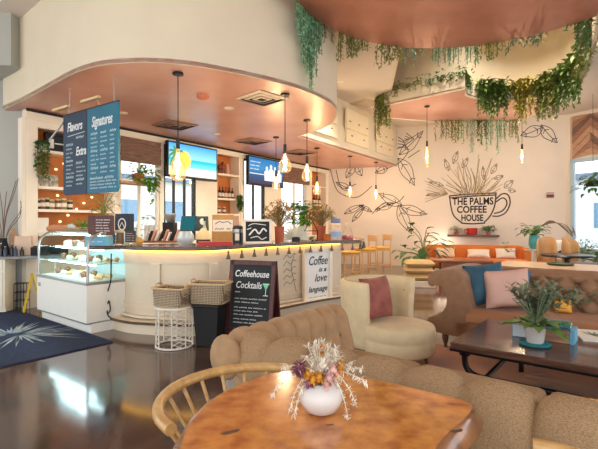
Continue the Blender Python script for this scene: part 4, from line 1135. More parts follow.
for px, w in ((40, 'first printed coffee bag on the second shelf'), (47.5, 'middle printed coffee bag on the second shelf'), (56, 'third printed coffee bag on the second shelf')):
    m = MB()
    m.add([(-.08,-.04,0),(.08,-.04,0),(.08,.04,0),(-.08,.04,0),(-.085,-.035,.15),(.085,-.035,.15),(.085,.035,.15),(-.085,.035,.15),(-.08,-.008,.21),(.08,-.008,.21),(.08,.008,.21),(-.08,.008,.21)],
          [(3,2,1,0),(0,1,5,4),(1,2,6,5),(2,3,7,6),(3,0,4,7),(4,5,9,8),(5,6,10,9),(6,7,11,10),(7,4,8,11),(8,9,10,11)])
    solo('coffee_bag', m, BAGM, w, 'bag', shelf_at(px, 1.98, .12), BA + .1, 'printed bags on the second shelf', bevel=.006)
# hanging vine in a white pot, black frame
def vine_pot(label, loc, n=16, L=.5, pr=.07, mt=GREENS[3], rz=0):
    t = thing('trailing_plant', label, 'plant', loc, rz)
    m = MB(); m.lathe([(.001, 0), (pr*.75, 0), (pr, pr*1.5), (pr*.9, pr*1.5), (.001, pr*1.3)], n=18); m.build('pot', WHITEG, t)
    m = MB()
    for k in range(n):
        a = RN.uniform(0, 2*PI); l = L*RN.uniform(.5, 1); r = pr*RN.uniform(1.0, 1.5)
        pts = [(0, 0, pr*1.4), (r*math.cos(a)*.8, r*math.sin(a)*.8, pr*1.7), (r*math.cos(a), r*math.sin(a), pr*1.2), (r*1.1*math.cos(a), r*1.1*math.sin(a), -l*.4), (r*1.15*math.cos(a), r*1.15*math.sin(a), -l)]
        pts = catmull(pts, 5); m.tube(pts, .003, 4)
        for p in pts[3:]:
            for q in range(2): m.leaf(p, (RN.uniform(-1, 1), RN.uniform(-1, 1), RN.uniform(-.6, .3)), .06, .04, .3)
    m.build('trailing_leaves', mt, t)
vine_pot('vine trailing from a white pot on the upper left shelf', shelf_at(42.5, 2.58, -.0), 14, .5, .07, GREENS[4])
t = thing('frame_box', 'black framed box on the upper shelf behind the menu board', 'frame', shelf_at(60.5, 2.58, .12), BA)
m = MB()
for x in (-.2, .17): m.box(x, x + .03, -.05, .05, 0, .32)
for z in (0, .29): m.box(-.2, .2, -.05, .05, z, z + .03)
m.build('frame', BLACK, t); m = MB(); m.box(-.17, .17, .02, .03, .03, .29); m.build('picture', SLATE, t)
m = MB(); m.box(-.13, -.05, .0, .02, .06, .22); m.box(-.03, .12, .0, .02, .14, .16); m.build('mark', CHALK, t)
t = thing('bread_bag', 'cloth bread bag with a loaf on the lowest shelf', 'bread', shelf_at(60, 1.2, .08), BA)
m = MB(); m.ell((0, 0, .075), (.2, .075, .075), 18, 10); m.build('loaf', mat('loaf_crust', (200, 140, 104), .7, var=.2), t)
m = MB(); m.ell((.22, 0, .08), (.09, .08, .08), 14, 8); m.build('cloth_end', mat('pale_blue_cloth', (196, 216, 220), .8), t)
m = MB(); m.box(-.12, .12, -.05, .05, 0, .26); solo('paper_sack', m, PAPER, 'white paper sack at the left end of the lowest shelf', 'bag', shelf_at(43.5, 1.2, .12), BA, bevel=.015)
# bottles on the other shelf units
def bottle(mt, label, loc, group, h=.28, r=.038):
    t = thing('bottle', label, 'bottle', loc, BA, group)
    m = MB(); m.lathe([(.001, 0), (r, 0), (r, h*.58), (r*.85, h*.66), (r*.34, h*.76), (r*.32, h*.95), (.001, h*.95)], n=14); m.build('bottle_body', mt, t)
    m = MB(); m.lathe([(.001, h*.9), (r*.4, h*.9), (r*.4, h), (.001, h)], n=10); m.build('cap', BLACK, t)
    m = MB(); m.lathe([(r*1.02, h*.16), (r*1.02, h*.48)], n=14); m.build('paper_label', LAB, t)
BOTT = [mat('brown_bottle', (96, 44, 30), .2, var=.2), mat('dark_bottle', (44, 34, 34), .2, var=.2), mat('rust_bottle', (150, 70, 40), .25, var=.2)]
nm = ['leftmost', 'second', 'third', 'fourth', 'rightmost']
for k, px in enumerate((222.5, 225.6, 228.8, 232, 235.2)):
    bottle(BOTT[k % 3], '%s of five syrup bottles on the shelf between the screens' % nm[k], shelf_at(px, 1.98, .1), 'syrup bottles between the screens')
for k, px in enumerate((316.5, 319.2, 322)):
    bottle(BOTT[(k + 1) % 3], '%s bottle on the last shelf unit' % ('left', 'middle', 'right')[k], shelf_at(px, 1.98, .1), 'bottles on the last shelf unit', .3, .045)
for k, px in enumerate((222, 227)):
    jar(JARB, .05, .17, '%s brown jar on the low shelf between the screens' % ('left', 'right')[k], shelf_at(px, 1.6, .1), 'jars between the screens')
t = thing('figurine', 'brown animal figurine on the top shelf between the screens', 'figurine', shelf_at(224.5, 2.58, .14), BA + .4)
FB = mat('figurine_brown', (120, 56, 40), .5, var=.2)
m = MB(); m.tube(catmull([(-.12, 0, .14), (-.05, 0, .17), (.05, 0, .17), (.11, 0, .24), (.15, 0, .3)], 4), [.03, .05, .06, .06, .06, .058, .055, .055, .05, .048, .045, .04, .035, .03, .03, .028, .02][:17], 10); m.ell((.17, 0, .3), (.05, .03, .03), 10, 7); m.build('body', FB, t)
for x in (-.09, .06):
    for y in (-.03, .03):
        m = MB(); m.cyl((x, y, .15), (x, y, 0), .02, .014, n=8); m.build('leg', FB, t)
m = MB(); m.lathe([(.001, 0), (.06, 0), (.08, .08), (.05, .2), (.06, .26), (.05, .26), (.001, .2)], n=18)
solo('vase', m, mat('rose_vase', (206, 150, 120), .4), 'rose pink vase on the top shelf between the screens', 'vase', shelf_at(231, 2.58, .14))
m = MB(); m.ell((0, 0, .05), (.09, .05, .05), 12, 8); m.ell((.05, 0, .1), (.04, .03, .04), 10, 7)
solo('figurine', m, mat('figurine_dark', (70, 44, 40), .5), 'small dark figurine on the top shelf of the last unit', 'figurine', shelf_at(320, 2.58, .12), BA)
vine_pot('small trailing plant at the right edge of the shelves between the screens', shelf_at(238.3, 1.98, -.02), 12, .3, .05, GREENS[4])
# woven wood blinds
def blind(a, b, label):
    s0, s1 = sB(a) + .01, sB(b) - .01; t = thing('window_blind', label, 'blind', wB(s0), BA, 'woven wood blinds')
    w = s1 - s0
    for k in range(4):
        m = MB(); z = 3.03 - k*.115
        m.M = Matrix.Translation((0, -.035 - .008*(k % 2), z - .06)) @ Matrix.Rotation(.12, 4, 'X'); m.box(0, w, -.012, .012, -.066, .066); m.build('fold', WALNUT, t, bevel=.005)
blind(119.5, 160, 'brown woven wood blind over the window beside the menu board')
blind(281, 308.5, 'brown woven wood blind over the window right of the second screen')
# screens
def screen(a, b, z0, z1, label, sc_mat, deco):
    s0, s1 = sB(a), sB(b); t = thing('television', label, 'television', wB(s0, -.13), BA, 'wall screens above the back bar')
    w = s1 - s0
    m = MB(); m.box(0, w, -.03, .05, z0, z1); m.build('casing', BLACK, t, bevel=.01)
    m = MB(); m.box(.035, w - .035, -.034, -.03, z0 + .05, z1 - .035); m.build('screen', sc_mat, t)
    m = MB(); m.box(w*.4, w*.6, .05, .128, (z0 + z1)/2 - .1, (z0 + z1)/2 + .1); m.build('bracket', BLACKM, t)
    deco(t, w, z0 + .05, z1 - .035)
def scr_mat(name, stops, z0, z1, strength=1.0):
    m = bpy.data.materials.new(name); m.use_nodes = True; nt = m.node_tree; N = nt.nodes; L = nt.links; N.remove(N['Principled BSDF'])
    tc = N.new('ShaderNodeTexCoord'); sp = N.new('ShaderNodeSeparateXYZ'); L.new(tc.outputs['Object'], sp.inputs[0])
    mr = N.new('ShaderNodeMapRange'); mr.inputs['From Min'].default_value = z0; mr.inputs['From Max'].default_value = z1; L.new(sp.outputs['Z'], mr.inputs['Value'])
    rp = N.new('ShaderNodeValToRGB'); L.new(mr.outputs[0], rp.inputs['Fac'])
    while len(rp.color_ramp.elements) < len(stops): rp.color_ramp.elements.new(.5)
    for e, (p, c) in zip(rp.color_ramp.elements, stops): e.position = p; e.color = lin(c)
    em = N.new('ShaderNodeEmission'); em.inputs['Strength'].default_value = strength; L.new(rp.outputs['Color'], em.inputs['Color']); L.new(em.outputs[0], N['Material Output'].inputs['Surface'])
    return m
EMG = emis('screen_palm_green', (96, 150, 96), .8); EMY = emis('screen_yellow', (255, 214, 90), .9); EMW = emis('screen_white', (244, 240, 236), .85); EMT = emis('screen_trunk', (150, 110, 90), .7)
def beach(t, w, z0, z1):
    h = z1 - z0; m = MB(); y = -.036
    m.ribbon(catmull([(.12, z0 + .1), (.13, z0 + h*.4), (.22, z0 + h*.72)], 4), .03, y); m.build('palm_trunk', EMT, t)
    m = MB()
    for a in (-.5, .1, .6, 1.2, 1.9, 2.6, 3.3, 4.0):
        c = (.22, z0 + h*.72); L = .24
        m.ribbon([(c[0] + L*f*math.cos(a), min(z1 - .01, c[1] + L*f*math.sin(a) - .12*f*f)) for f in (0, .35, .7, 1)], .05, y - .001)
    m.v = [(max(.04, x), yy, z) for x, yy, z in m.v]
    m.build('palm_fronds', EMG, t)
    m = MB(); c = (.46, z0 + h*.5)
    for k in range(11):
        a = k*2*PI/11; m.ribbon([(c[0] + .17*f*math.cos(a), c[1] + .2*f*math.sin(a)) for f in (0, .5, 1)], .07, y - .002)
    m.build('yellow_flower', EMY, t)
screen(162.5, 212.5, 2.34, 3.1, 'wall screen showing a turquoise beach with palm and yellow flower', scr_mat('screen_beach', [(0, (250, 238, 222)), (.24, (240, 232, 220)), (.3, (120, 220, 222)), (.52, (36, 178, 204)), (.56, (150, 214, 242)), (1, (70, 156, 226))], 2.39, 3.065), beach)
def people(t, w, z0, z1):
    h = z1 - z0; y = -.036; m = MB()
    for x, s in ((.5, .8), (.62, .95), (.74, .85), (.86, .7)):
        x *= w; hh = h*.72*s
        m.extr([(x - .1, z0 + .1), (x + .1, z0 + .1), (x + .11, z0 + .1 + hh*.6), (x + .05, z0 + .1 + hh*.72), (x - .05, z0 + .1 + hh*.72), (x - .11, z0 + .1 + hh*.6)], y, y + .001)
        m.extr([(x + .05*math.cos(a), z0 + .1 + hh*.84 + .065*math.sin(a)) for a in [q*PI/5 for q in range(10)]], y, y + .001)
    m.build('pale_figures', EMW, t)
    m = MB()
    for k in range(3): scribble(m, .08, w*.32, z0 + h*(.82 - k*.14), .045, y, .014)
    m.ribbon([(.05, z0 + h*.38), (w*.42, z0 + h*.38)], .02, y); m.build('caption_lines', EMW, t)
screen(243.5, 279, 2.36, 3.12, 'wall screen showing pale figures on a dark blue ground', scr_mat('screen_blue', [(0, (74, 60, 78)), (.3, (60, 84, 120)), (.62, (66, 130, 176)), (1, (52, 110, 160))], 2.41, 3.085), people)
# window dressing seen behind the counter
t = thing('trailing_plant', 'bright green trailing plant on a wooden plank in the window beside the menu board', 'plant', wB(sB(132), -.2, 2.16), BA)
m = MB(); m.box(-.45, .4, -.12, .18, -.05, 0); m.build('plank', wood('plank_wood', (190, 140, 96), (150, 104, 66), .6), t)
m = MB(); m.lathe([(.001, 0), (.09, 0), (.12, .16), (.1, .16), (.001, .13)], n=18); m.build('pot', TERRA, t)
m = MB()
for k in range(70):
    a = RN.uniform(0, 2*PI); r = RN.uniform(.05, .36); z = RN.uniform(.05, .42) - r*.35
    p = Vector((r*math.cos(a) + .1, r*math.sin(a)*.5 - .05, z)); d_ = Vector((math.cos(a), math.sin(a), RN.uniform(-.3, .6)))
    m.tube([(0, 0, .14), p*.6 + Vector((0, 0, .12)), p], .003, 4); m.leaf(p, d_, RN.uniform(.1, .16), .085, .4)
for k in range(10):
    x = RN.uniform(.0, .38); L = RN.uniform(.15, .5)
    for q in range(7): m.leaf((x + RN.uniform(-.03, .03), -.14, .1 - L*q/6), (RN.uniform(-1, 1), -.4, RN.uniform(-.8, .2)), .1, .07, .3)
m.build('bright_leaves', GREENS[3], t)
def bushy(name, label, loc, r, n, L, W, mt, potmt=None, ph=.2, pr=.1, group=None, up=.6):
    t = thing(name, label, 'plant', loc, 0, group)
    if potmt:
        m = MB(); m.lathe([(.001, 0), (pr*.8, 0), (pr, ph), (pr*.88, ph), (.001, ph*.85)], n=18); m.build('pot', potmt, t)
    m = MB(); z0 = ph if potmt else 0
    for k in range(n):
        a = RN.uniform(0, 2*PI); rr = r*RN.uniform(.2, 1); h = z0 + RN.uniform(.05, 1)*r*2*up
        p = Vector((rr*math.cos(a), rr*math.sin(a), h)); m.tube([(0, 0, z0*.8), (rr*.4*math.cos(a), rr*.4*math.sin(a), z0 + (h - z0)*.6), p], .004, 4)
        m.leaf(p, (math.cos(a), math.sin(a), RN.uniform(-.2, .7)), L*RN.uniform(.7, 1.2), W, .4)
        if n > 20: m.leaf(p*.8 + Vector((0, 0, z0*.2)), (math.cos(a + 1), math.sin(a + 1), RN.uniform(-.1, .8)), L*RN.uniform(.6, 1), W, .4)
    m.build('foliage', mt, t); return t
mb = MB(); mb.box(sB(119), sB(326), -.6, -.005, .86, .9); mb.box(sB(119), sB(326), -.57, -.005, 0, .86)
solo('back_counter', mb, TRIMW, 'low white back counter under the bar windows', 'counter', (B0.x, B0.y, 0), BA)
bushy('potted_plant', 'green plant on the back counter in the window right of the second screen', wB(sB(293), -.34, .9), .32, 80, .26, .15, GREENS[3], WHITEG, .38, .15, up=1.1)
bushy('shrub', 'green shrub outside, behind the bar windows', wB(sB(178), 1.6, 0), .5, 80, .25, .13, HEDGE, None, 0, up=1.6)

# ================================================================== ON THE BAR COUNTER
def bar_at(px, py, z=ZT + .0005):
    x, y = PZ(px, py, ZT); return (x, y, z)
def width(px, Y): return px*Y/F
SG = -.1
# small maroon letter sign on an old base, dry plant, blue box, dark box
X = bar_at(98.5, 245.2)
t = thing('tissue_box', 'pale blue box on the left end of the counter over the pastry case', 'box', case_pt(-.1, .21, ZT + .0005), -.08)
m = MB(); m.box(-.15, .15, -.07, .07, 0, .115); m.build('box_body', BLUEC, t, bevel=.004)
m = MB(); scribble(m, -.12, .12, .05, .03, -.071, .008); m.build('printed_line', PAPER, t)
t = thing('letter_sign', 'small maroon board with white letter lines standing on the blue box', 'sign', case_pt(-.07, .22, ZT + .1165), -.02)
m = MB(); m.box(-.16, .16, -.02, .02, .02, .27); m.build('board', MAROON, t); 
for x in (-.1, .1):
    m = MB(); m.box(x - .02, x + .02, -.05, .05, 0, .02); m.build('foot', LIDM, t)
m = MB()
for k in range(5): scribble(m, -.06, .12, .07 + k*.035, .018, -.021, .006)
m.build('white_letters', CHALK, t)
t = bushy('air_plant', 'spiky dry green plant on the pastry case behind the maroon sign', case_pt(-.72, .58, 1.2465), .24, 34, .2, .02, GREENS[1], TERRA, .24, .08, up=.85)
t = bushy('potted_plant', 'small bright green plant on top of the pastry case', case_pt(-.98, .42, 1.2465), .14, 26, .15, .025, GREENS[3], WHITEG, .06, .05, up=.5)
t = thing('wicker_tray', 'wicker tray lying on top of the pastry case', 'tray', case_pt(-1.2, .48, 1.2465), UA)
m = MB(); m.box(-.28, .28, -.13, .13, 0, .012); m.build('base', WICKER, t); m = MB(); m.tube([(-.28, -.13, .04), (.28, -.13, .04), (.28, .13, .04), (-.28, .13, .04)], .012, 6, True); m.tube([(-.28, -.13, .015), (.28, -.13, .015), (.28, .13, .015), (-.28, .13, .015)], .012, 6, True); m.build('rim', WICKER, t)
def on_counter(name, label, cat, px, py, rz=0, group=None): return thing(name, label, cat, bar_at(px, py), rz, group)
t = on_counter('candle', 'brown glass candle with pale lid left of the small pedestal sign', 'candle', 119.5, 244.6)
m = MB(); m.lathe([(.001, 0), (.05, 0), (.055, .02), (.055, .16), (.001, .16)], n=20); m.build('candle_glass', mat('brown_glass', (120, 96, 74), .2, var=.15), t); m = MB(); m.lathe([(.001, .16), (.065, .165), (.06, .19), (.001, .2)], n=20); m.build('lid', LIDM, t)
t = on_counter('gift_box', 'tall navy box with white emblem standing behind the candle', 'box', 124.5, 240.8, -.3)
m = MB(); m.box(-.14, .14, -.06, .06, 0, .44); m.build('box_body', mat('navy_card', (30, 46, 70), .6), t, bevel=.004)
m = MB(); m.ribbon([(.07*math.cos(a), .27 + .09*math.sin(a)) for a in [q*PI/8 for q in range(17)]], .02, -.061); m.ribbon([(-.06, .2), (0, .3), (.06, .2)], .016, -.061); m.build('emblem', PAPER, t)
t = on_counter('black_box', 'low black box between the blue box and the candle', 'box', 112.5, 244)
m = MB(); m.box(-.06, .06, -.05, .05, 0, .16); m.build('box_body', BLACKM, t, bevel=.004)
t = on_counter('menu_stand', 'small dark menu card on two pale feet, right of the candle', 'sign', 130.5, 244.8, .1)
m = MB(); m.box(-.065, .065, -.012, .012, .03, .19); m.build('card', mat('dark_card', (70, 52, 52), .6), t)
for x in (-.045, .045):
    m = MB(); m.box(x - .014, x + .014, -.035, .035, 0, .035); m.build('foot', LIDM, t)
m = MB()
for k in range(4): scribble(m, -.05, .05, .06 + k*.03, .014, -.0125, .004)
m.build('letter_lines', CHALK, t)
m = MB(); m.lathe([(.001, 0), (.03, .002), (.05, .03), (.05, .055), (.03, .09), (.015, .105), (.001, .11)], n=20)
solo('gourd', m, mat('ochre_gourd', (196, 146, 66), .5, var=.15), 'small ochre gourd on the counter right of the menu card', 'gourd', bar_at(139.5, 244.9))
t = on_counter('serving_board', 'wooden board holding sugar packets left of the fish bowl', 'board', 163, 242.6, .05)
m = MB(); m.box(-.3, .3, -.1, .1, .0, .03); m.build('board', wood('board_wood', (150, 98, 62), (116, 74, 46), .5), t, bevel=.006)
for k in range(9):
    m = MB(); x = -.26 + k*.055; m.M = Matrix.Translation((x, -.02 + .03*(k % 2), .03)) @ Matrix.Rotation(.35, 4, 'Y'); m.box(-.012, .012, -.05, .05, 0, .13 + .02*(k % 3)); m.build('packet', (PAPER, BLACKM, mat('pink_packet', (216, 160, 140), .7))[k % 3], t)
SCR = emis('terminal_glow', (60, 140, 150), .35)
for px, py, w, label, mt in ((188.5, 240.2, .3, 'order terminal with a teal screen behind the fish bowl', SCR), (200, 239.6, .3, 'black order terminal back beside the teal screen', None)):
    t = on_counter('order_terminal', label, 'terminal', px, py, -.35 if mt else .45, 'order terminals')
    m = MB(); m.box(-.1, .1, -.08, .08, 0, .015); m.tube([(0, 0, .01), (0, .02, .15), (0, 0, .2)], .02, 8); m.build('stand', BLACKM, t)
    m = MB(); m.M = Matrix.Translation((0, 0, .28)) @ Matrix.Rotation(-.2, 4, 'X'); m.box(-w/2, w/2, -.015, .015, -.13, .13); m.build('housing', mat('dark_teal_case', (30, 64, 74), .4), t, bevel=.006)
    if mt:
        m2_ = MB(); m2_.M = m.M; m2_.box(-w/2 + .015, w/2 - .015, -.018, -.015, -.115, .115); m2_.build('screen', mt, t)
    else:
        m2_ = MB(); m2_.M = m.M; m2_.ell((.04, -.017, .03), (.05, .006, .06), 12, 7); m2_.build('white_badge', PAPER, t)
t = on_counter('espresso_grinder', 'chrome and black grinder behind the sugar packets', 'grinder', 170, 239.2)
m = MB(); m.box(-.1, .1, -.12, .12, 0, .3); m.build('body', BLACKM, t, bevel=.01); m = MB(); m.lathe([(.001, .3), (.05, .3), (.1, .4), (.1, .46), (.001, .47)], n=18); m.build('hopper', STEEL, t)
for k, (px, lb) in enumerate(((147, 'left'), (151.5, 'middle'), (156, 'right'))):
    t = on_counter('cup_stack', '%s stack of white paper cups behind the sugar packets' % lb, 'cups', px, 239.6, 0, 'paper cup stacks')
    m = MB()
    for q in range(8): m.lathe([(.032, q*.022), (.045, q*.022 + .1), (.047, q*.022 + .1)], n=14)
    m.build('paper_cups', PAPER, t)
t = on_counter('fish_bowl', 'round glass bowl of pebbles and shells on the counter front', 'bowl', 185.5, 245.6)
m = MB(); m.lathe([(.001, .003), (.06, .0), (.085, .02), (.115, .075), (.11, .13), (.08, .175), (.075, .185), (.08, .185)], n=28); bgm = mat('bowl_glass', (214, 226, 228), .08, var=.04); bgm.node_tree.nodes['Principled BSDF'].inputs['Alpha'].default_value = .5
m.build('bowl', bgm, t, sharp=80)
m = MB()
for k in range(60):
    a = RN.uniform(0, 2*PI); r = RN.uniform(0, .085); m.ell((r*math.cos(a), r*math.sin(a), .022 + RN.uniform(0, .045)), (.016, .014, .01), 7, 5)
q = m.build('pebbles', mat('pebbles', (196, 150, 116), .6, c2=(110, 120, 126), scale=30), t); q['kind'] = 'stuff'
t = on_counter('coffee_carafe', 'round coffee pot with pale cloth top right of the fish bowl', 'coffee pot', 203.5, 244.4)
m = MB(); m.lathe([(.001, 0), (.07, 0), (.1, .03), (.09, .09), (.05, .13), (.001, .13)], n=22); m.build('pot_body', mat('pot_brown', (92, 58, 44), .25), t); m = MB(); m.lathe([(.001, .11), (.11, .07), (.1, .13), (.05, .19), (.025, .22), (.001, .22)], n=22); m.build('cloth_top', mat('cloth_pale', (226, 206, 160), .8, var=.1), t)
t = on_counter('bottle', 'tall clear syrup bottle behind the coffee pot', 'bottle', 204.5, 242.4)
m = MB(); m.lathe([(.001, 0), (.035, 0), (.035, .2), (.014, .26), (.014, .32), (.001, .32)], n=14); m.build('bottle_body', mat('clear_syrup', (190, 196, 170), .15), t); m = MB(); m.cyl((0, 0, .32), (0, 0, .36), .016, n=8); m.build('pump', BLACK, t)
for k, (w, py, lb) in enumerate(((.44, 246.2, 'lower'), (.4, 246.2, 'upper'))):
    t = thing('menu_book', '%s of the two red covered menus on the counter' % lb, 'book', bar_at(215, 245.6, ZT + .0005 + k*.026), .2 + .05*k, 'red menus on the counter')
    m = MB(); m.box(-w/2, w/2, -.11, .11, .004, .02); m.build('pages', PAPER, t); m = MB(); m.box(-w/2 - .005, w/2 + .005, -.115, .115, 0, .004); m.box(-w/2 - .005, w/2 + .005, -.115, .115, .02, .025); m.box(-w/2 - .005, w/2 + .005, -.117, -.113, 0, .025); m.build('cover', RED, t)
t = on_counter('display_box', 'kraft card display box with scribbled pale front behind the red menus', 'box', 223, 241.4, .15)
m = MB(); m.box(-.17, .17, -.1, .1, 0, .16); m.box(-.17, .17, .06, .1, .16, .42); m.build('box_body', KRAFT, t, bevel=.004)
m = MB(); m.box(-.155, .155, -.05, -.04, .15, .34); m.build('front_card', PAPER, t); m = MB(); m.ribbon(catmull([(-.12, .27), (-.06, .31), (0, .3), (.08, .31), (.13, .27)], 4), .012, -.052); scribble(m, -.12, .12, .19, .06, -.052, .012); m.build('scribbles', INK, t)
t = on_counter('drink_dispenser', 'dark drink dispenser with silver band between display box and framed chalk art', 'dispenser', 238, 243)
m = MB(); m.lathe([(.001, 0), (.08, 0), (.08, .22), (.06, .25), (.001, .26)], n=20); m.build('tank', mat('dispenser_navy', (30, 38, 56), .3), t); m = MB(); m.lathe([(.082, .15), (.084, .18), (.082, .2)], n=20); m.build('band', STEEL, t); m = MB(); m.box(-.03, .03, -.085, -.078, .04, .14); m.build('paper_label', PAPER, t)
t = on_counter('framed_chalk_art', 'white framed chalk art leaning on the counter right of the dispenser', 'frame', 257.5, 243.6, .3)
m = MB()
for x in (-.2, .17): m.box(x, x + .03, -.015, .015, 0, .34)
for z in (0, .31): m.box(-.2, .2, -.015, .015, z, z + .03)
m.build('frame', TRIMW, t, bevel=.003); m = MB(); m.box(-.17, .17, -.005, .01, .03, .31); m.build('slate', SLATE, t)
m = MB(); m.ribbon(catmull([(-.13, .25), (-.06, .28), (.05, .27), (.12, .26)], 4), .01, -.006); m.ribbon(catmull([(-.12, .12), (-.04, .2), (.02, .14), (.08, .21), (.13, .17)], 5), .022, -.006); m.ribbon(catmull([(-.1, .08), (0, .1), (.06, .06), (.13, .09)], 5), .012, -.006); m.ribbon([(-.15, .2), (-.09, .22)], .012, -.006); m.build('chalk_drawing', CHALK, t)
DRY = mat('dried_tan', (184, 148, 96), .8, c2=(128, 100, 62), scale=40); DRYG = mat('dried_olive', (146, 140, 84), .8, var=.3, scale=30)
def dried(label, loc, ph, pr, sc_):
    t = thing('dried_arrangement', label, 'plant', loc, 0, 'dried bouquets on the counter')
    m = MB(); m.lathe([(.001, 0), (pr*.85, 0), (pr, ph), (pr*.85, ph), (.001, ph*.8)], n=20); m.build('pot', TERRA, t)
    for nm_, mt, n_ in (('tan_sprays', DRY, 60), ('olive_sprays', DRYG, 34)):
        m = MB()
        for k in range(n_):
            a = RN.uniform(0, 2*PI); e = RN.uniform(.1, 1); p = Vector((.26*e*math.cos(a), .24*e*math.sin(a), .06 + .36*RN.uniform(.25, 1)*(1.1 - e*.5)))*sc_ + Vector((0, 0, ph))
            m.tube([(0, 0, ph*.8), (p.x*.4, p.y*.4, ph + (p.z - ph)*.6), p], .003, 4)
            for q in range(6): m.leaf(p, (RN.uniform(-1, 1), RN.uniform(-1, 1), RN.uniform(-.4, 1)), .07*sc_, .022, .3)
        m.build(nm_, mt, t)
dried('bushy dried bouquet in a terracotta pot right of the framed chalk art', bar_at(279.5, 242.4), .24, .075, .95)
dried('dried bouquet in a terracotta pot near the far end of the counter', bar_at(321, 239.4), .24, .085, 1.0)
t = on_counter('palm_ornament', 'pale fan palm ornament between the two dried bouquets', 'ornament', 296, 241)
m = MB()
for k in range(15):
    a = -.1 + k*3.34/14; m.leaf((0, 0, .05), (math.cos(a), .15*math.sin(k), math.sin(a)), .26, .045, .1, up=(0, 1, 0))
m.build('fan_leaves', mat('silver_leaf', (206, 206, 190), .6, var=.15), t); m = MB(); m.lathe([(.001, 0), (.07, 0), (.06, .06), (.001, .07)], n=16); m.build('base', BLACKM, t)
t = on_counter('geometric_terrarium', 'black framed pointed glass terrarium beside the far dried bouquet', 'terrarium', 311, 240.6)
m = MB(); b_ = [(-.1, -.08), (.1, -.08), (.1, .08), (-.1, .08)]
for k in range(4):
    m.tube([(*b_[k], .0), (b_[k][0]*1.1, b_[k][1]*1.1, .16), (0, 0, .36)], .007, 5); m.tube([(*b_[k], .008), (*b_[(k+1) % 4], .008)], .007, 5); m.tube([(b_[k][0]*1.1, b_[k][1]*1.1, .16), (b_[(k+1) % 4][0]*1.1, b_[(k+1) % 4][1]*1.1, .16)], .006, 5)
m.build('black_edges', BLACK, t)
m = MB(); m.add([(*p, .004) for p in b_] + [(p[0]*1.1, p[1]*1.1, .16) for p in b_] + [(0, 0, .355)], [(k, (k+1) % 4, 4+(k+1) % 4, 4+k) for k in range(4)] + [(4+k, 4+(k+1) % 4, 8) for k in range(4)]); m.build('panes', CLEAR, t, sharp=10)
m = MB()
for k in range(14): a = k*.45; m.leaf((0, 0, .01), (math.cos(a), math.sin(a), 1.1), .14, .025, .3)
m.build('succulent', GREENS[4], t)
t = on_counter('treat_jar', 'clear jar of treats with a blue lid near the end of the counter', 'jar', 335.5, 239.8)
m = MB(); m.lathe([(.001, 0), (.09, 0), (.1, .02), (.1, .26), (.07, .29), (.001, .29)], n=22); m.build('jar_body', mat('treats', (224, 184, 140), .4, c2=(240, 226, 206), scale=14), t); m = MB(); m.lathe([(.075, .29), (.085, .3), (.08, .37), (.001, .38)], n=22); m.build('lid', mat('lid_blue', (112, 128, 168), .4), t); m = MB(); m.lathe([(.102, .05), (.102, .14)], n=22); m.build('paper_label', mat('blue_label', (150, 180, 220), .6), t)
t = on_counter('juice_carafe', 'clear carafe with a rose drink at the end of the counter', 'carafe', 347.5, 239.2)
m = MB(); m.lathe([(.001, 0), (.11, 0), (.12, .03), (.06, .2), (.035, .25), (.05, .31), (.045, .31)], n=22); m.build('carafe_glass', CLEAR, t, sharp=80); m = MB(); m.lathe([(.001, .006), (.1, .006), (.108, .03), (.095, .07), (.001, .07)], n=22); m.build('drink', mat('rose_drink', (196, 92, 92), .2), t)
m = MB(); m.lathe([(.001, 0), (.06, 0), (.07, .1), (.001, .1)], n=18); solo('candle', m, mat('amber_candle', (196, 112, 34), .4), 'short amber candle between far dried bouquet and treat jar', 'candle', bar_at(327.5, 239.8))
# on the left service counter
for k, (x, h) in enumerate(((.1, .17), (.17, .2), (.25, .15), (.32, .19), (.39, .16), (.46, .14))):
    t = thing('bottle', '%s dark bottle in the row on the left service counter' % ('first', 'second', 'third', 'fourth', 'fifth', 'last')[k], 'bottle', locS(x, .12 + .05*(k % 2)), 0, 'bottles on the left service counter')
    m = MB(); r = .028; m.lathe([(.001, 0), (r, 0), (r, h*.6), (r*.45, h*.78), (r*.45, h*.95), (.001, h*.95)], n=12); m.build('bottle_body', BOTT[1] if k % 2 else mat('blue_bottle', (40, 54, 84), .3), t); m = MB(); m.cyl((0, 0, h*.94), (0, 0, h), r*.5, n=10); m.build('cap', STEEL, t)
m = MB(); m.box(-.12, .12, -.08, .08, 0, .13); solo('black_box', m, BLACKM, 'black box beside the bottles on the left service counter', 'box', locS(.7, .24), sa, bevel=.006)
m = MB(); m.box(-.055, .055, -.012, .012, 0, .34); m.lathe([(.001, .34), (.03, .34), (.025, .42), (.001, .43)], n=12); solo('cutting_board', m, wood('pale_board', (206, 164, 128), (180, 138, 104), .6, 'z'), 'pale wooden board leaning on the wall above the left service counter', 'cutting board', locS(.27, .36), sa)
m = MB(); m.add([(-.12,-.06,0),(.12,-.06,0),(.12,.06,0),(-.12,.06,0),(-.11,-.05,.3),(.11,-.05,.3),(.11,.05,.3),(-.11,.05,.3)], [(3,2,1,0),(4,5,6,7),(0,1,5,4),(1,2,6,5),(2,3,7,6),(3,0,4,7)])
solo('paper_bag', m, mat('blush_paper', (226, 196, 172), .8, var=.08), 'blush paper bag on the left service counter', 'bag', locS(.44, .3, .861), sa)
t = thing('branch_vase', 'tall bare branches in a dark vase on the left service counter', 'vase', locS(.15, .3), 0)
m = MB(); m.lathe([(.001, 0), (.06, 0), (.08, .1), (.05, .24), (.06, .27), (.05, .27), (.001, .2)], n=18); m.build('vase_body', BLACKM, t)
m = MB()
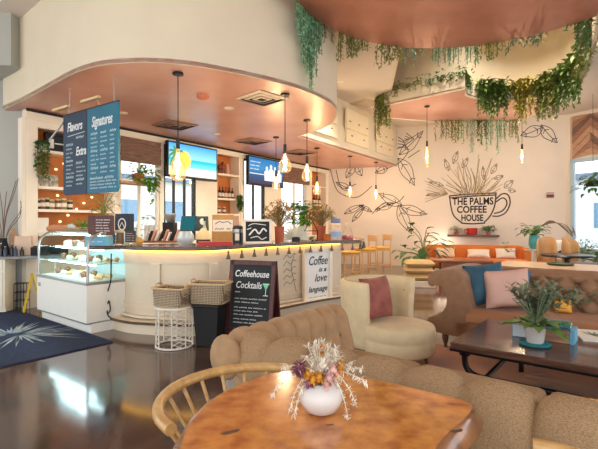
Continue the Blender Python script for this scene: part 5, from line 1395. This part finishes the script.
for k in range(9):
    a = RN.uniform(-1.2, 4.2); sp = RN.uniform(.05, .3); H = RN.uniform(.7, 1.25)
    m.tube(catmull([(0, 0, .1), (sp*.3*math.cos(a), sp*.15*math.sin(a), H*.5), (sp*.9*math.cos(a), sp*.2*math.sin(a), H*.8), (sp*math.cos(a + .3), sp*.2*math.sin(a), H)], 3), .006, 5)
m.build('branches', TWIG, t)
# ================================================================== BACK OF THE LOUNGE
# orange sofa
def at(px, Y, z=0): return ((px - CX)/F*Y, Y, z)
os_ = thing('sofa', 'long orange velvet sofa with curved ends under the painted mug', 'sofa', at(475.5, 12.0), math.radians(-12))
WO = 2.66
def oback(i, j):
    a = PI*i; e = .3; x = WO/2*math.copysign(abs(math.cos(a))**e, math.cos(a)); y = .45*math.sin(a)**e if i not in (0, 1) else 0
    th = 2*PI*j; c, s_ = math.cos(th), math.sin(th); ox = math.copysign(abs(c)**.6, c)*.08; oz = math.copysign(abs(s_)**.4, s_)
    low = .06*max(0, abs(math.cos(a))**6)
    nx, ny = x/(WO/2), y/.45; l = math.hypot(nx, ny) or 1
    return (x + ox*nx/l, y + ox*ny/l - .05, .43 + oz*(.31 - low))
m = MB(); m.grid(60, 18, oback, cv=True, cap=True); m.build('backrest', ORANGEV, os_, sharp=70)
m = MB(); m.box(-WO/2 + .06, WO/2 - .06, -.42, .36, .13, .38); m.build('seat', ORANGEV, os_, bevel=.05)
for x in (-1.15, 1.15):
    for y in (-.3, .25):
        m = MB(); m.cyl((x, y, .14), (x, y, 0), .025, .018, n=8); m.build('leg', DARKWOOD, os_)
osr = math.radians(-12)
def locO(x, y, z):
    c = Vector(os_.location) + Matrix.Rotation(osr, 3, 'Z') @ Vector((x, y, 0)); return (c.x, c.y, z)
IVO = mat('ivory_linen', (238, 216, 184), .85, var=.06, bump=.2, bscale=30); IVW = mat('white_linen', (242, 232, 218), .85, var=.05)
cushion(.52, .3, .16, IVO, 'cream fringed cushion at the left end of the orange sofa', locO(-.78, .12, .382), osr, .3)
q = cushion(.6, .27, .18, IVW, 'white striped cushion in the middle of the orange sofa', locO(.1, .1, .382), osr - .1, .55)
m = MB()
for x in (-.18, -.06, .06, .18): m.box(x - .012, x + .012, -.118, -.1, .1, .26)
cushion(.54, .3, .16, mat('white_fringe', (246, 236, 222), .9), 'white fringed cushion at the right end of the orange sofa', locO(.82, .1, .382), osr + .05, .35)
# low wooden table before it
lt2 = thing('coffee_table', 'reddish wood box table in front of the orange sofa', 'coffee table', at(458, 10.6), math.radians(-12))
RW = wood('red_brown_wood', (160, 98, 58), (120, 70, 40), .35)
m = MB(); m.box(-.75, .75, -.3, .3, .42, .47); m.build('tabletop', RW, lt2, bevel=.006)
for x in (-.75, -.42, .71):
    m = MB(); m.box(x, x + .04, -.29, .29, 0, .42); m.build('side_panel', RW, lt2)
m = MB(); m.box(-.71, .71, -.27, .27, .06, .1); m.build('bottom_shelf', RW, lt2); m = MB(); m.box(-.38, .71, -.27, .2, .1, .41); m.build('drawer_box', RW, lt2)
# floor cushions on a low platform
fcx, fcy = at(418, 9.4)[:2]
m = MB(); m.box(-.34, .34, -.3, .3, 0, .13); solo('platform', m, mat('cream_block', (226, 210, 186), .7), 'low cream platform under the stacked floor cushions', 'platform', (fcx, fcy, 0), -.2, bevel=.01)
FCM = mat('tan_floor_cushion', (206, 170, 116), .85, var=.1, scale=8)
for k, w in enumerate(('bottom', 'middle', 'top')):
    m = MB()
    def fn(i, j, m=m):
        a = 2*i - 1; b = 2*j - 1; return None
    for sg in (-1, 1):
        m.grid(13, 13, lambda i, j: ((2*i-1)*.31, (2*j-1)*.28, .075 + sg*.073*max(0, (1 - (2*i-1)**6)*(1 - (2*j-1)**6))**.5))
    solo('floor_cushion', m, FCM, '%s of the three tan floor cushions stacked on the low platform' % w, 'cushion', (fcx + .01*k, fcy, .13 + k*.145), -.2 + .05*k, 'stacked tan floor cushions', sharp=70)
# monstera behind them
t = thing('potted_plant', 'large leafy plant behind the stacked floor cushions', 'plant', at(424, 11.3))
m = MB(); m.lathe([(.001, 0), (.2, 0), (.24, .4), (.2, .4), (.001, .34)], n=22); m.build('pot', mat('plant_basket', (180, 140, 96), .8, var=.2), t)
m = MB()
for dx, z, a, L in [(-.62, .62, 2.6, .3), (-.5, .72, 2.0, .3), (-.35, .6, 3.4, .32), (-.2, .8, 1.2, .3), (-.3, 1.15, 2.2, .32), (-.05, 1.0, .8, .3), (.1, 1.1, .4, .32), (.3, .95, .2, .3), (.4, .85, -.3, .3), (.0, .72, 4.5, .3), (.2, .7, 5.3, .32), (-.15, .55, 4.2, .3), (.35, .66, 5.8, .3), (-.45, .5, 3.9, .28), (.55, .9, .1, .26), (-.28, 1.3, 1.9, .26), (.08, 1.2, 1.0, .28)]:
    p = Vector((dx, RN.uniform(-.25, .2), z)); m.tube(catmull([(0, 0, .35), (dx*.3, 0, .35 + (z - .35)*.7), p], 4), .01, 5); m.leaf(p, (math.cos(a), -.4, math.sin(a)*.6), L, .2, .5)
    m.leaf(p + Vector((.03, -.03, -.12)), (math.cos(a + .7), -.5, math.sin(a)*.4), L*.8, .14, .6)
m.build('broad_leaves', GREENS[4], t)
# hidden lamp washing the wall behind the plant
t = thing('floor_lamp', 'lit globe lamp glowing on the wall behind the leafy plant', 'lamp', wW(sW(443), -.35), WA)
m = MB(); m.lathe([(.001, 0), (.12, 0), (.12, .02), (.001, .03)], n=20); m.cyl((0, 0, .02), (0, 0, .5), .012, n=8); m.build('stand', BLACK, t)
m = MB(); m.ell((0, 0, .56), .09, 18, 12); m.build('globe', emis('globe_glow', (255, 232, 200), 2.5), t)
p = wW(sW(443), -.3, .72); EXTRA.append((p, 9, (1, .85, .66)))
# mug shelf
sh = thing('wall_shelf', 'dark floating wall shelf under the painted mug', 'shelf', wW(sW(472.5), 0, 0), WA)
zsh = mw(472, 234.6)[1]
m = MB(); m.box(-.72, .72, -.32, -.002, zsh - .06, zsh); m.build('board', DARKWOOD, sh, bevel=.004)
t = thing('mug', 'red mug in the middle of the dark wall shelf', 'mug', wW(sW(472), -.18, zsh + .0005), 0)
m = MB(); m.lathe([(.001, 0), (.13, 0), (.14, .02), (.15, .2), (.135, .2), (.125, .03), (.001, .03)], n=24); m.build('mug_body', RED, t); m = MB(); m.tube([(-.14, 0, .16), (-.22, 0, .15), (-.22, 0, .06), (-.13, 0, .04)], .018, 8); m.build('handle', RED, t)
bushy('potted_plant', 'small sprig in a pot at the left of the dark wall shelf', wW(sW(456.5), -.2, zsh + .0005), .13, 20, .14, .06, GREENS[5], TERRA, .09, .07, up=.7)
bushy('potted_plant', 'small leafy plant at the right of the dark wall shelf', wW(sW(488), -.2, zsh + .0005), .16, 28, .15, .07, GREENS[4], TERRA, .09, .07, up=.55)
# communal table behind the tufted sofa, and what is beyond it
lw = thing('communal_table', 'long pale wood table running behind the tufted sofa', 'table', loc1(.3, 4.6), UA)
PW = wood('pale_oak', (214, 176, 136), (188, 146, 104), .35)
m = MB(); m.box(0, 2.9, 0, 1.2, .70, .76); m.build('tabletop', PW, lw, bevel=.006)
for x in (.1, 2.75):
    for y in (.08, 1.06):
        m = MB(); m.box(x, x + .07, y, y + .07, 0, .70); m.build('leg', PW, lw)
p = loc1(1.1, 5.45, .7605)
m = MB(); m.lathe([(.001, 0), (.16, 0), (.18, .025), (.165, .025), (.15, .012), (.001, .012)], n=24); solo('tray', m, mat('dark_green_tray', (56, 82, 62), .5), 'round dark green tray on the long pale table', 'tray', p)
for (px, Y, rz, lb) in ((546.5, 9.25, -.6, 'left'), (572, 9.25, .5, 'right')):
    t = thing('barrel_chair', '%s of the two tan rounded back chairs by the far window' % lb, 'chair', at(px, Y), rz, 'rounded chairs by the far window')
    def bsh(i, j):
        a = math.radians(-20 + 220*i); th = 2*PI*j; r = .17 + .03*math.cos(th); k = math.sin(PI*i)**.5
        return (r*math.cos(a), r*math.sin(a), .74 + (.14 + .2*k)*(math.sin(th) if math.sin(th) > 0 else math.sin(th)*.9))
    m = MB(); m.grid(30, 14, bsh, cv=True, cap=True); m.build('backrest', mat('caned_tan', (206, 160, 108), .6, var=.12, scale=24), t, sharp=70)
    m = MB(); m.lathe([(.001, .42), (.2, .42), (.21, .46), (.001, .49)], n=22); m.build('seat', PALEWOOD, t)
    for a in (45, 135, 225, 315):
        m = MB(); c, s_ = .2*math.cos(math.radians(a)), .2*math.sin(math.radians(a)); m.cyl((c, s_, .43), (c*1.15, s_*1.15, 0), .02, .014, n=8); m.build('leg', PALEWOOD, t)
q = cushion(.42, .42, .14, PAPER, 'white cushion with dark bird print between the rounded chairs', (at(559.5, 9.75)[0], 9.7, .58), -.15, .2)
m = MB(); m.ribbon([(-.13, .1), (-.04, .16), (.03, .12), (.12, .17)], .04, -.085); m.ribbon([(-.05, .12), (.02, .2)], .03, -.085); m.ribbon([(.05, .1), (.1, .1)], .05, -.085); m.M = None
m.build('bird_print', INK, q)
m = MB(); m.box(-.2, .2, -.16, .16, 0, .58); solo('ottoman', m, mat('beige_ottoman', (206, 186, 160), .8), 'beige ottoman holding the bird print cushion', 'ottoman', (at(559.5, 9.75)[0], 9.75, 0), -.15, bevel=.03)
t = thing('round_table', 'dark round pedestal table near the far window', 'table', at(567, 8.5))
m = MB(); m.lathe([(.001, .71), (.46, .71), (.48, .73), (.46, .75), (.001, .75)], n=36); m.build('tabletop', mat('navy_black_top', (44, 46, 56), .3), t); m = MB(); m.lathe([(.001, 0), (.26, 0), (.24, .03), (.05, .06), (.05, .66), (.16, .71), (.001, .71)], n=22); m.build('pedestal', BLACK, t)
t = thing('side_table', 'white round table under the teal vase', 'table', at(536, 10.3))
m = MB(); m.lathe([(.001, .7), (.23, .7), (.25, .73), (.001, .75)], n=28); m.build('tabletop', TRIMW, t); m = MB(); m.lathe([(.001, 0), (.2, 0), (.04, .05), (.04, .7), (.001, .7)], n=18); m.build('pedestal', TRIMW, t)
t = thing('vase', 'teal vase of green leaves and curling twigs by the far window', 'vase', at(534.5, 10.3, .7505))
m = MB(); m.lathe([(.001, 0), (.09, 0), (.13, .1), (.125, .24), (.1, .33), (.085, .33), (.1, .24), (.001, .05)], n=24); m.build('vase_body', mat('teal_glaze', (72, 160, 166), .3, var=.1), t)
m = MB()
for k in range(46):
    a = RN.uniform(0, 2*PI); r = RN.uniform(.05, .36); p = Vector((r*math.cos(a) - .05, r*math.sin(a)*.6, .36 + RN.uniform(.0, .26) - r*.15)); m.tube([(0, 0, .25), (p.x*.5, p.y*.5, .45), p], .004, 4); m.leaf(p, (math.cos(a), math.sin(a), RN.uniform(-.4, .5)), .15, .09, .4)
m.build('leaves', GREENS[4], t)
m = MB()
for q in ((-.42, .56, 0), (-.35, .62, .1), (-.3, .48, -.1), (-.38, .4, -.06)): m.leaf(q, (-.6, -.5, .2), .24, .2, .3)
m.build('large_leaf', GREENS[4], t)
m = MB()
for k in range(6): m.tube(catmull([(0, 0, .25), (.15, 0, .52), (.42, -.05, .62 + .05*k/5), (.72 + .04*k, -.08, .56 - .06*k), (.86, -.08, .3 + .05*k)], 5), .007, 5)
m.build('twigs', TWIG, t)
gs = thing('armchair', 'grey low back armchair at the right edge behind the tufted sofa', 'armchair', at(596, 7.6), UA + .2)
GRF = mat('grey_felt', (126, 122, 124), .9, var=.1, scale=30)
m = MB(); m.box(-.42, .5, -.3, .3, .14, .42); m.build('seat', GRF, gs, bevel=.04); m = MB(); m.box(-.42, .5, -.42, -.28, .14, .7); m.build('backrest', GRF, gs, bevel=.05)
for x in (-.36, .44):
    for y in (-.36, .24):
        m = MB(); m.cyl((x, y, .15), (x, y, 0), .022, n=8); m.build('leg', DARKWOOD, gs)
bushy('potted_plant', 'small green plant on the floor below the far window', at(584, 10.4), .3, 46, .2, .06, GREENS[0], WHITEG, .5, .16, up=.8)
bushy('potted_plant', 'leafy plant at the right edge beyond the grey armchair', at(601, 8.8), .34, 40, .2, .08, GREENS[4], WHITEG, .55, .15, up=.5)
t = thing('hanging_plant', 'green plant hanging in the far right window', 'plant', at(593, 10.1, 0))
zt_ = zat(182, 10.1)
m = MB(); m.lathe([(.001, zt_ - .1), (.14, zt_ - .1), (.17, zt_ + .02), (.001, zt_)], n=18); m.build('pot', BLACKM, t); m = MB(); m.cyl((0, 0, zt_), (0, 0, 4.4), .005, n=5); m.build('cord', BLACKM, t)
m = MB()
for k in range(90):
    a = RN.uniform(0, 2*PI); r = RN.uniform(.05, .38); p = Vector((r*math.cos(a), r*math.sin(a), zt_ + .12 - r*r*2.6 + RN.uniform(-.1, .14))); m.leaf(p, (math.cos(a), math.sin(a), RN.uniform(-.5, .5)), .15, .08, .4)
m.build('foliage', GREENS[4], t)
t = thing('alarm_plate', 'small dark red alarm plate on the blush wall left of the window', 'alarm', (*wW(sW(550), -.0)[:2], 0), WA)
za = mw(550, 195)[1]; m = MB(); m.box(-.09, .09, -.05, -.001, za - .07, za + .07); m.build('plate', mat('alarm_maroon', (112, 44, 48), .4), t); m = MB(); m.box(-.09, .09, -.055, -.05, za + .01, za + .06); m.build('grille', mat('alarm_pale', (214, 170, 160), .5), t)

# ================================================================== MURAL
WM = bpy.data.objects['wall_mural']
def draw(name, strokes, w, mt=INK, close=False):
    m = MB()
    for st_ in strokes: m.ribbon(catmull([mw(*p) for p in st_], 6), w)
    return m.build(name, mt, WM)
def leafline(cx, cy, ang, L, W, bend=0, veins=2):
    """outline, midrib and veins of one drawn leaf, in photograph-sized units on the wall"""
    a = math.radians(ang); d = (math.cos(a), -math.sin(a)); n_ = (-d[1], d[0])
    def P(f, w): return (cx + d[0]*L*f + n_[0]*(w*W + bend*f*f), cy + d[1]*L*f + n_[1]*(w*W + bend*f*f))
    st_ = [[P(0, 0), P(.25, .33), P(.5, .4), P(.78, .2), P(1, 0)], [P(0, 0), P(.25, -.33), P(.5, -.4), P(.78, -.2), P(1, 0)], [P(0, 0), P(.5, 0), P(.92, 0)]]
    for k in range(veins):
        f = .25 + .5*k/max(1, veins - 1); st_ += [[P(f, 0), P(f + .1, .26)], [P(f, 0), P(f + .1, -.26)]]
    return st_
for nm_, args in (('painted_leaf', (399, 155, 40, 34, 12, -3)), ('painted_leaf', (398, 158, -52, 32, 15, 4)), ('painted_leaf', (388, 168, 200, 14, 8)), ('painted_leaf', (398, 205, -70, 32, 13, -3)), ('painted_leaf', (400, 206, -25, 28, 12, -4)), ('painted_leaf', (402, 205, 160, 26, 12, 3)), ('painted_leaf', (394, 203, 205, 20, 8, 2)), ('painted_leaf', (543, 127, 208, 24, 14, 3)), ('painted_leaf', (541, 125, -55, 24, 14, -3)), ('painted_leaf', (372, 212, 150, 14, 5)), ('painted_leaf', (346, 178, 60, 20, 9, 2)), ('painted_leaf', (362, 176, 120, 18, 9, 2)), ('painted_leaf', (352, 190, 160, 18, 8, 2)), ('painted_leaf', (344, 214, 30, 22, 7, 2)), ('painted_leaf', (352, 222, 55, 20, 6, 2))):
    draw(nm_, leafline(*args), .02)
draw('painted_stem', [[(405, 145), (408, 152), (399, 163), (388, 168)], [(392, 150), (402, 147), (414, 139)], [(330, 168), (337, 190), (350, 197), (360, 196), (372, 186)], [(336, 170), (342, 188), (356, 184)], [(376, 212), (386, 205), (398, 202), (404, 196)], [(372, 214), (384, 203), (392, 206)], [(420, 150), (408, 158)]], .024)
draw('painted_fern', [[(398, 137 + k*3.4), (404 + k, 141 + k*2)] for k in range(4)] + [[(414 - 2*k, 139), (406 - k, 133 + k*3)] for k in range(4)], .022)
# the mug: bowl, handle, lettering
draw('painted_mug', [[(449.5, 196), (451, 207), (454, 216), (462, 223)], [(496, 193.5), (494.5, 206), (490, 216), (484, 222.5)], [(449, 196), (465, 194.6), (482, 193.6), (496.5, 193)], [(450, 198), (466, 196.6), (482, 195.6), (495.5, 195)], [(461, 223), (472, 223.8), (485, 223)], [(496, 199), (502, 194), (508, 195), (510, 203), (506, 212), (499, 216), (492, 216)], [(496, 202), (502, 198), (506, 200), (506.5, 205), (502, 211), (494, 213.5)]], .04)
MUGI = mat('mug_ink', (30, 28, 30), .8)
for s_, px, py, sz in (('THE PALMS', 472.6, 204.6, .30), ('COFFEE', 471.5, 212.6, .29), ('HOUSE', 472, 220.8, .27)):
    x, z = mw(px, py); text(s_, sz, MUGI, WM, (x, -.003, z), bold=.008, fit={'THE PALMS': 1.16, 'COFFEE': .84, 'HOUSE': .62}[s_])
RN2 = random.Random(4)
ps_ = []
for k in range(46):
    a = math.radians(12 + 156*k/45 + RN2.uniform(-6, 6)); r0 = RN2.uniform(2, 10); r1 = RN2.uniform(18, 44)*(.72 + .28*math.sin(a))
    c = (472, 196)
    ps_.append([(c[0] + r0*1.6*math.cos(a), c[1] - r0*.3*math.sin(a)), (c[0] + (r0 + r1)*.5*1.05*math.cos(a) + RN2.uniform(-3, 3), c[1] - (r0 + r1)*.5*.8*math.sin(a)), (c[0] + r1*math.cos(a) + RN2.uniform(-3, 3), c[1] - r1*.98*math.sin(a))])
draw('painted_spray', [p for k, p in enumerate(ps_) if k % 2], .018, INKS); draw('painted_spray', [p for k, p in enumerate(ps_) if k % 2 == 0], .018, INKG)
for args in ((453, 164, 70, 14, 6), (449, 171, 110, 13, 6), (462, 168, 60, 12, 6), (491, 174, 60, 12, 6), (494, 179, 20, 10, 5), (504, 188, 40, 12, 8), (508, 190, -10, 8, 5), (484, 180, 95, 14, 5), (444, 186, 165, 16, 5), (440, 194, 185, 14, 4)): draw('painted_sprig', leafline(*args), .018, INKS)
for k in range(9):
    a = math.radians(150 + k*5); draw('painted_frond', [[(448, 194), (440 - k*.8, 186 + k*1.6), (428 - RN2.uniform(0, 4), 178 + k*3)]], .018, INKG if k % 2 else INKS)

# ================================================================== HANGING GREENERY
def garland(label, pts, mt, z, drop=(.25, .5), every=.07, leafL=.06, leafW=.028, bush=0, group='greenery hanging from the ceiling edges', ravel=.05):
    """trailing plants along a plan line: one clump = one thing, stems and foliage its parts"""
    P = [Vector((p[0], p[1])) for p in pts]; c = sum(P, Vector((0, 0))) / len(P)
    t = thing('hanging_plant', label, 'plant', (c.x, c.y, z), 0, group)
    st_ = MB(); fo = MB(); L = sum((b - a).length for a, b in zip(P, P[1:])); n_ = max(4, int(L/every))
    cum = [0]
    for a, b in zip(P, P[1:]): cum.append(cum[-1] + (b - a).length)
    for k in range(n_):
        d_ = L*(k + RN.uniform(.1, .9))/n_; i = max(j for j in range(len(cum)) if cum[j] <= d_); i = min(i, len(P) - 2)
        f = (d_ - cum[i])/max(1e-6, cum[i+1] - cum[i]); b = P[i].lerp(P[i+1], f) - c
        env = drop(d_/L) if callable(drop) else RN.uniform(*drop)
        l = env*RN.uniform(.55, 1.0); ox, oy = RN.uniform(-ravel, ravel), RN.uniform(-ravel, ravel)
        pp = [(b.x, b.y, .04), (b.x + ox*.6, b.y + oy*.6, .01), (b.x + ox, b.y + oy, -l*.35), (b.x + ox*1.2, b.y + oy*1.2, -l)]
        pp = catmull(pp, 3); st_.tube(pp, .004, 4)
        m_ = max(4, int(l/(leafL*.5)))
        for q in range(m_):
            g = q/(m_ - 1); zz = -l*g + .03*(1 - g); w = (1 - .55*g)
            for s_ in range(2): fo.leaf((b.x + ox*min(1.2, g*2) + RN.uniform(-.02, .02), b.y + oy*min(1.2, g*2) + RN.uniform(-.02, .02), zz), (RN.uniform(-1, 1), RN.uniform(-1, 1), RN.uniform(-1, .25)), leafL*RN.uniform(.7, 1.2)*(.6 + .4*w), leafW, .3)
    for k in range(bush):
        d_ = L*RN.random(); i = max(j for j in range(len(cum)) if cum[j] <= d_); i = min(i, len(P) - 2)
        f = (d_ - cum[i])/max(1e-6, cum[i+1] - cum[i]); b = P[i].lerp(P[i+1], f) - c
        fo.leaf((b.x + RN.uniform(-.1, .1), b.y + RN.uniform(-.1, .1), RN.uniform(-.12, .16)), (RN.uniform(-1, 1), RN.uniform(-1, 1), RN.uniform(-.6, .8)), leafL*1.6, leafW*1.5, .4)
    st_.build('stems', STEM, t); fo.build('foliage', mt, t); return t
def rim(px0, px1, n_=7):
    """points on the far rim of the round canopy between two sight lines"""
    out = []
    for k in range(n_):
        r = ((px0 + (px1 - px0)*k/(n_ - 1)) - CX)/F
        A = 1 + r*r; Bq = -2*(DC.x*r + DC.y); Cq = DC.x**2 + DC.y**2 - (DR + .02)**2; disc = Bq*Bq - 4*A*Cq
        if disc <= 0: Y = -Bq/(2*A)
        else: Y = (-Bq + math.sqrt(disc))/(2*A)
        out.append((r*Y, Y))
    return out
def rimA(a0, a1, n_=8): return [(DC.x + (DR + .02)*math.cos(math.radians(a0 + (a1 - a0)*k/(n_ - 1))), DC.y + (DR + .02)*math.sin(math.radians(a0 + (a1 - a0)*k/(n_ - 1)))) for k in range(n_)]
ZR = 4.2
garland('long sea green vine hanging at the upper left of the round canopy, before the bulkhead', rimA(158, 142), GREENS[2], ZR, lambda f: .4 + .75*math.exp(-((f - .68)/.2)**2), .016, .05, .026)
garland('short pale sprigs beside the long sea green vine on the canopy rim', rimA(141, 135), GREENS[5], ZR, (.15, .3), .035, .06, .028)
garland('olive clump on the canopy rim hanging before the beige ceiling, left one', rimA(131, 118), GREENS[1], ZR, lambda f: .52 - .4*f, .028, .06, .03, 20)
garland('olive clump on the canopy rim just left of the planted fascia corner', rimA(112, 102), GREENS[1], ZR, lambda f: .5 - .3*f, .028, .06, .03, 20)
garland('thin sea green strands on the canopy rim above the planted fascia', rimA(101, 94), GREENS[2], ZR, lambda f: .34 if .3 < f < .7 else .14, .03, .04, .018)
garland('wide sea green curtain of strands at the middle of the canopy rim', rimA(89, 72, 10), GREENS[2], ZR, (.25, .42), .03, .045, .02)
garland('olive sprigs on the canopy rim right of the sea green curtain', rimA(71, 62), GREENS[1], ZR, lambda f: .42 - .3*f, .03, .06, .028, 15)
garland('pale star leafed sprigs on the canopy rim above the lit recess', rimA(60, 47), GREENS[5], ZR, (.1, .22), .06, .09, .03, 12)
garland('dark green clump on the canopy rim near the right edge', rimA(40, 33), GREENS[4], ZR, lambda f: .2 + .35*math.sin(PI*f), .026, .06, .03, 20)
garland('dark green trailing on the canopy rim at the far right edge', rimA(32, 24), GREENS[4], ZR, (.15, .35), .035, .06, .03, 10)
# planted ledge of the fascia and of the curved recess
def seg(a, b, n_=6): return [(a[0] + (b[0] - a[0])*k/(n_ - 1), a[1] + (b[1] - a[1])*k/(n_ - 1)) for k in range(n_)]
fA, fB = near[0], near[1]
lerp2 = lambda f: (fA[0] + (fB[0] - fA[0])*f, fA[1] + (fB[1] - fA[1])*f - .04)
garland('thick olive plant spilling far down at the left corner of the planted fascia', seg((fA[0] - .12, fA[1] + .3), (fA[0] + .08, fA[1] - .08)), GREENS[1], 4.46, (.5, 1.0), .012, .07, .034, 60)
garland('low green creeper along the left half of the planted fascia ledge', seg(lerp2(.06), lerp2(.5)), GREENS[1], 4.5, (.04, .2), .06, .06, .03, 70)
garland('low green creeper along the right half of the planted fascia ledge', seg(lerp2(.52), lerp2(.99)), GREENS[4], 4.5, (.04, .2), .06, .06, .03, 70)
garland('green clump at the step between the planted fascia and the curved recess', seg(near[1], near[3]), GREENS[4], 4.46, (.1, .25), .03, .07, .034, 40)
bay = [p for p in near[2:]]
kb = len(bay)
def bays(a, b): return offset(bay[int(a*kb):max(int(a*kb) + 2, int(b*kb))], -.05, False)
garland('dense dark green hanging along the left of the curved recess ledge', bays(.12, .3), GREENS[0], 4.42, (.35, .75), .011, .1, .045, 300)
garland('golden green hanging in the middle of the curved recess ledge', bays(.28, .42), GREENS[6], 4.42, (.5, .95), .011, .1, .042, 260)
garland('olive green hanging right of the golden clump on the curved recess ledge', bays(.4, .56), GREENS[1], 4.42, (.5, .95), .011, .1, .045, 300)
garland('green clump trailing over the white ceiling at the right of the curved recess', bays(.54, .7), GREENS[0], 4.42, (.45, .95), .013, .1, .045, 260)
garland('yellow green creeper climbing the right end of the curved recess', bays(.68, .9), GREENS[1], 4.42, (.2, .5), .018, .09, .042, 130)
# far edge of the copper soffit, over the mural
far = [outer[-1], outer[-2], outer[-3]]
def fe(a, b, n_=6): return [(at(a + (b - a)*k/(n_ - 1), 11.72 - .02*k)[0], 11.72 - .02*k) for k in range(n_)]
garland('brownish sprigs at the left end of the copper soffit edge above the mug', fe(436, 447), GREENS[5], 4.18, (.4, .85), .05, .09, .03)
garland('olive strands on the copper soffit edge above the mug, left of the dark tuft', fe(446, 462), GREENS[1], 4.18, (.4, .85), .035, .08, .03, 20)
garland('sea green strands on the copper soffit edge directly above the mug', fe(461, 476), GREENS[2], 4.18, (.5, .95), .04, .07, .026)
garland('dark tuft on the copper soffit edge above the mug', fe(476, 487), GREENS[4], 4.18, (.4, .9), .03, .09, .034, 15)
garland('sea green strands on the copper soffit edge right of the dark tuft', fe(487, 505), GREENS[2], 4.18, (.5, .95), .035, .08, .03)
garland('olive strands at the right end of the copper soffit edge', fe(505, 520), GREENS[1], 4.18, (.3, .8), .035, .08, .03)
# warm strip behind the recess greenery
m = MB(); m.tube([(x, y, 4.47) for x, y in offset(near[4:-12], .16, False)], .01, 6)
solo('light_strip', m, emis('cove_glow', (255, 220, 168), 30), 'warm light strip lying on the ledge behind the greenery', 'light strip')
# ================================================================== CAMERA, LIGHT
cd = bpy.data.cameras.new('camera'); cam = bpy.data.objects.new('camera', cd); COL.objects.link(cam)
cam.location = (0, 0, HC); cam.rotation_euler = (PI/2, 0, 0)
cd.sensor_width = 36; cd.lens = 36 * F / 598; cd.shift_y = -1.5/598; cd.clip_start = .05
scene.camera = cam
wd = bpy.data.worlds.new('sky'); scene.world = wd; wd.use_nodes = True
nt = wd.node_tree; bg = nt.nodes['Background']
tc = nt.nodes.new('ShaderNodeTexCoord'); sp = nt.nodes.new('ShaderNodeSeparateXYZ'); nt.links.new(tc.outputs['Generated'], sp.inputs[0])
rp = nt.nodes.new('ShaderNodeValToRGB'); nt.links.new(sp.outputs['Z'], rp.inputs['Fac'])
rp.color_ramp.elements[0].color = (1, .985, .96, 1); rp.color_ramp.elements[1].color = (.72, .86, 1, 1); rp.color_ramp.elements[1].position = .6
nt.links.new(rp.outputs['Color'], bg.inputs['Color']); bg.inputs['Strength'].default_value = 1.6
def lamp(name, kind, loc, energy, col=(1, .91, .79), size=.06, rot=None, spot=None, blend=.6):
    l = bpy.data.lights.new(name, kind); l.energy = energy; l.color = col
    if kind in ('POINT', 'SPOT'): l.shadow_soft_size = size
    if kind == 'SPOT': l.spot_size = spot or 1.9; l.spot_blend = blend
    o = bpy.data.objects.new(name, l); COL.objects.link(o); o.location = loc
    if rot: o.rotation_euler = rot
    return o
for p, e in LAMPS: lamp('bulb_light', 'POINT', p, e)
for p, e in SPOTS: lamp('downlight_beam', 'SPOT', p, e, (1, .9, .76), .05)
for p, e, c in EXTRA: lamp('lamp_light', 'POINT', p, e, c, .3)
vs = scene.view_settings; vs.view_transform = 'Standard'; vs.look = 'None'; vs.gamma = 1; vs.use_curve_mapping = False
vs.exposure = .72
scene.cycles.use_denoising = True
scene.cycles.max_bounces = 8; scene.cycles.transparent_max_bounces = 16; scene.cycles.sample_clamp_indirect = 6
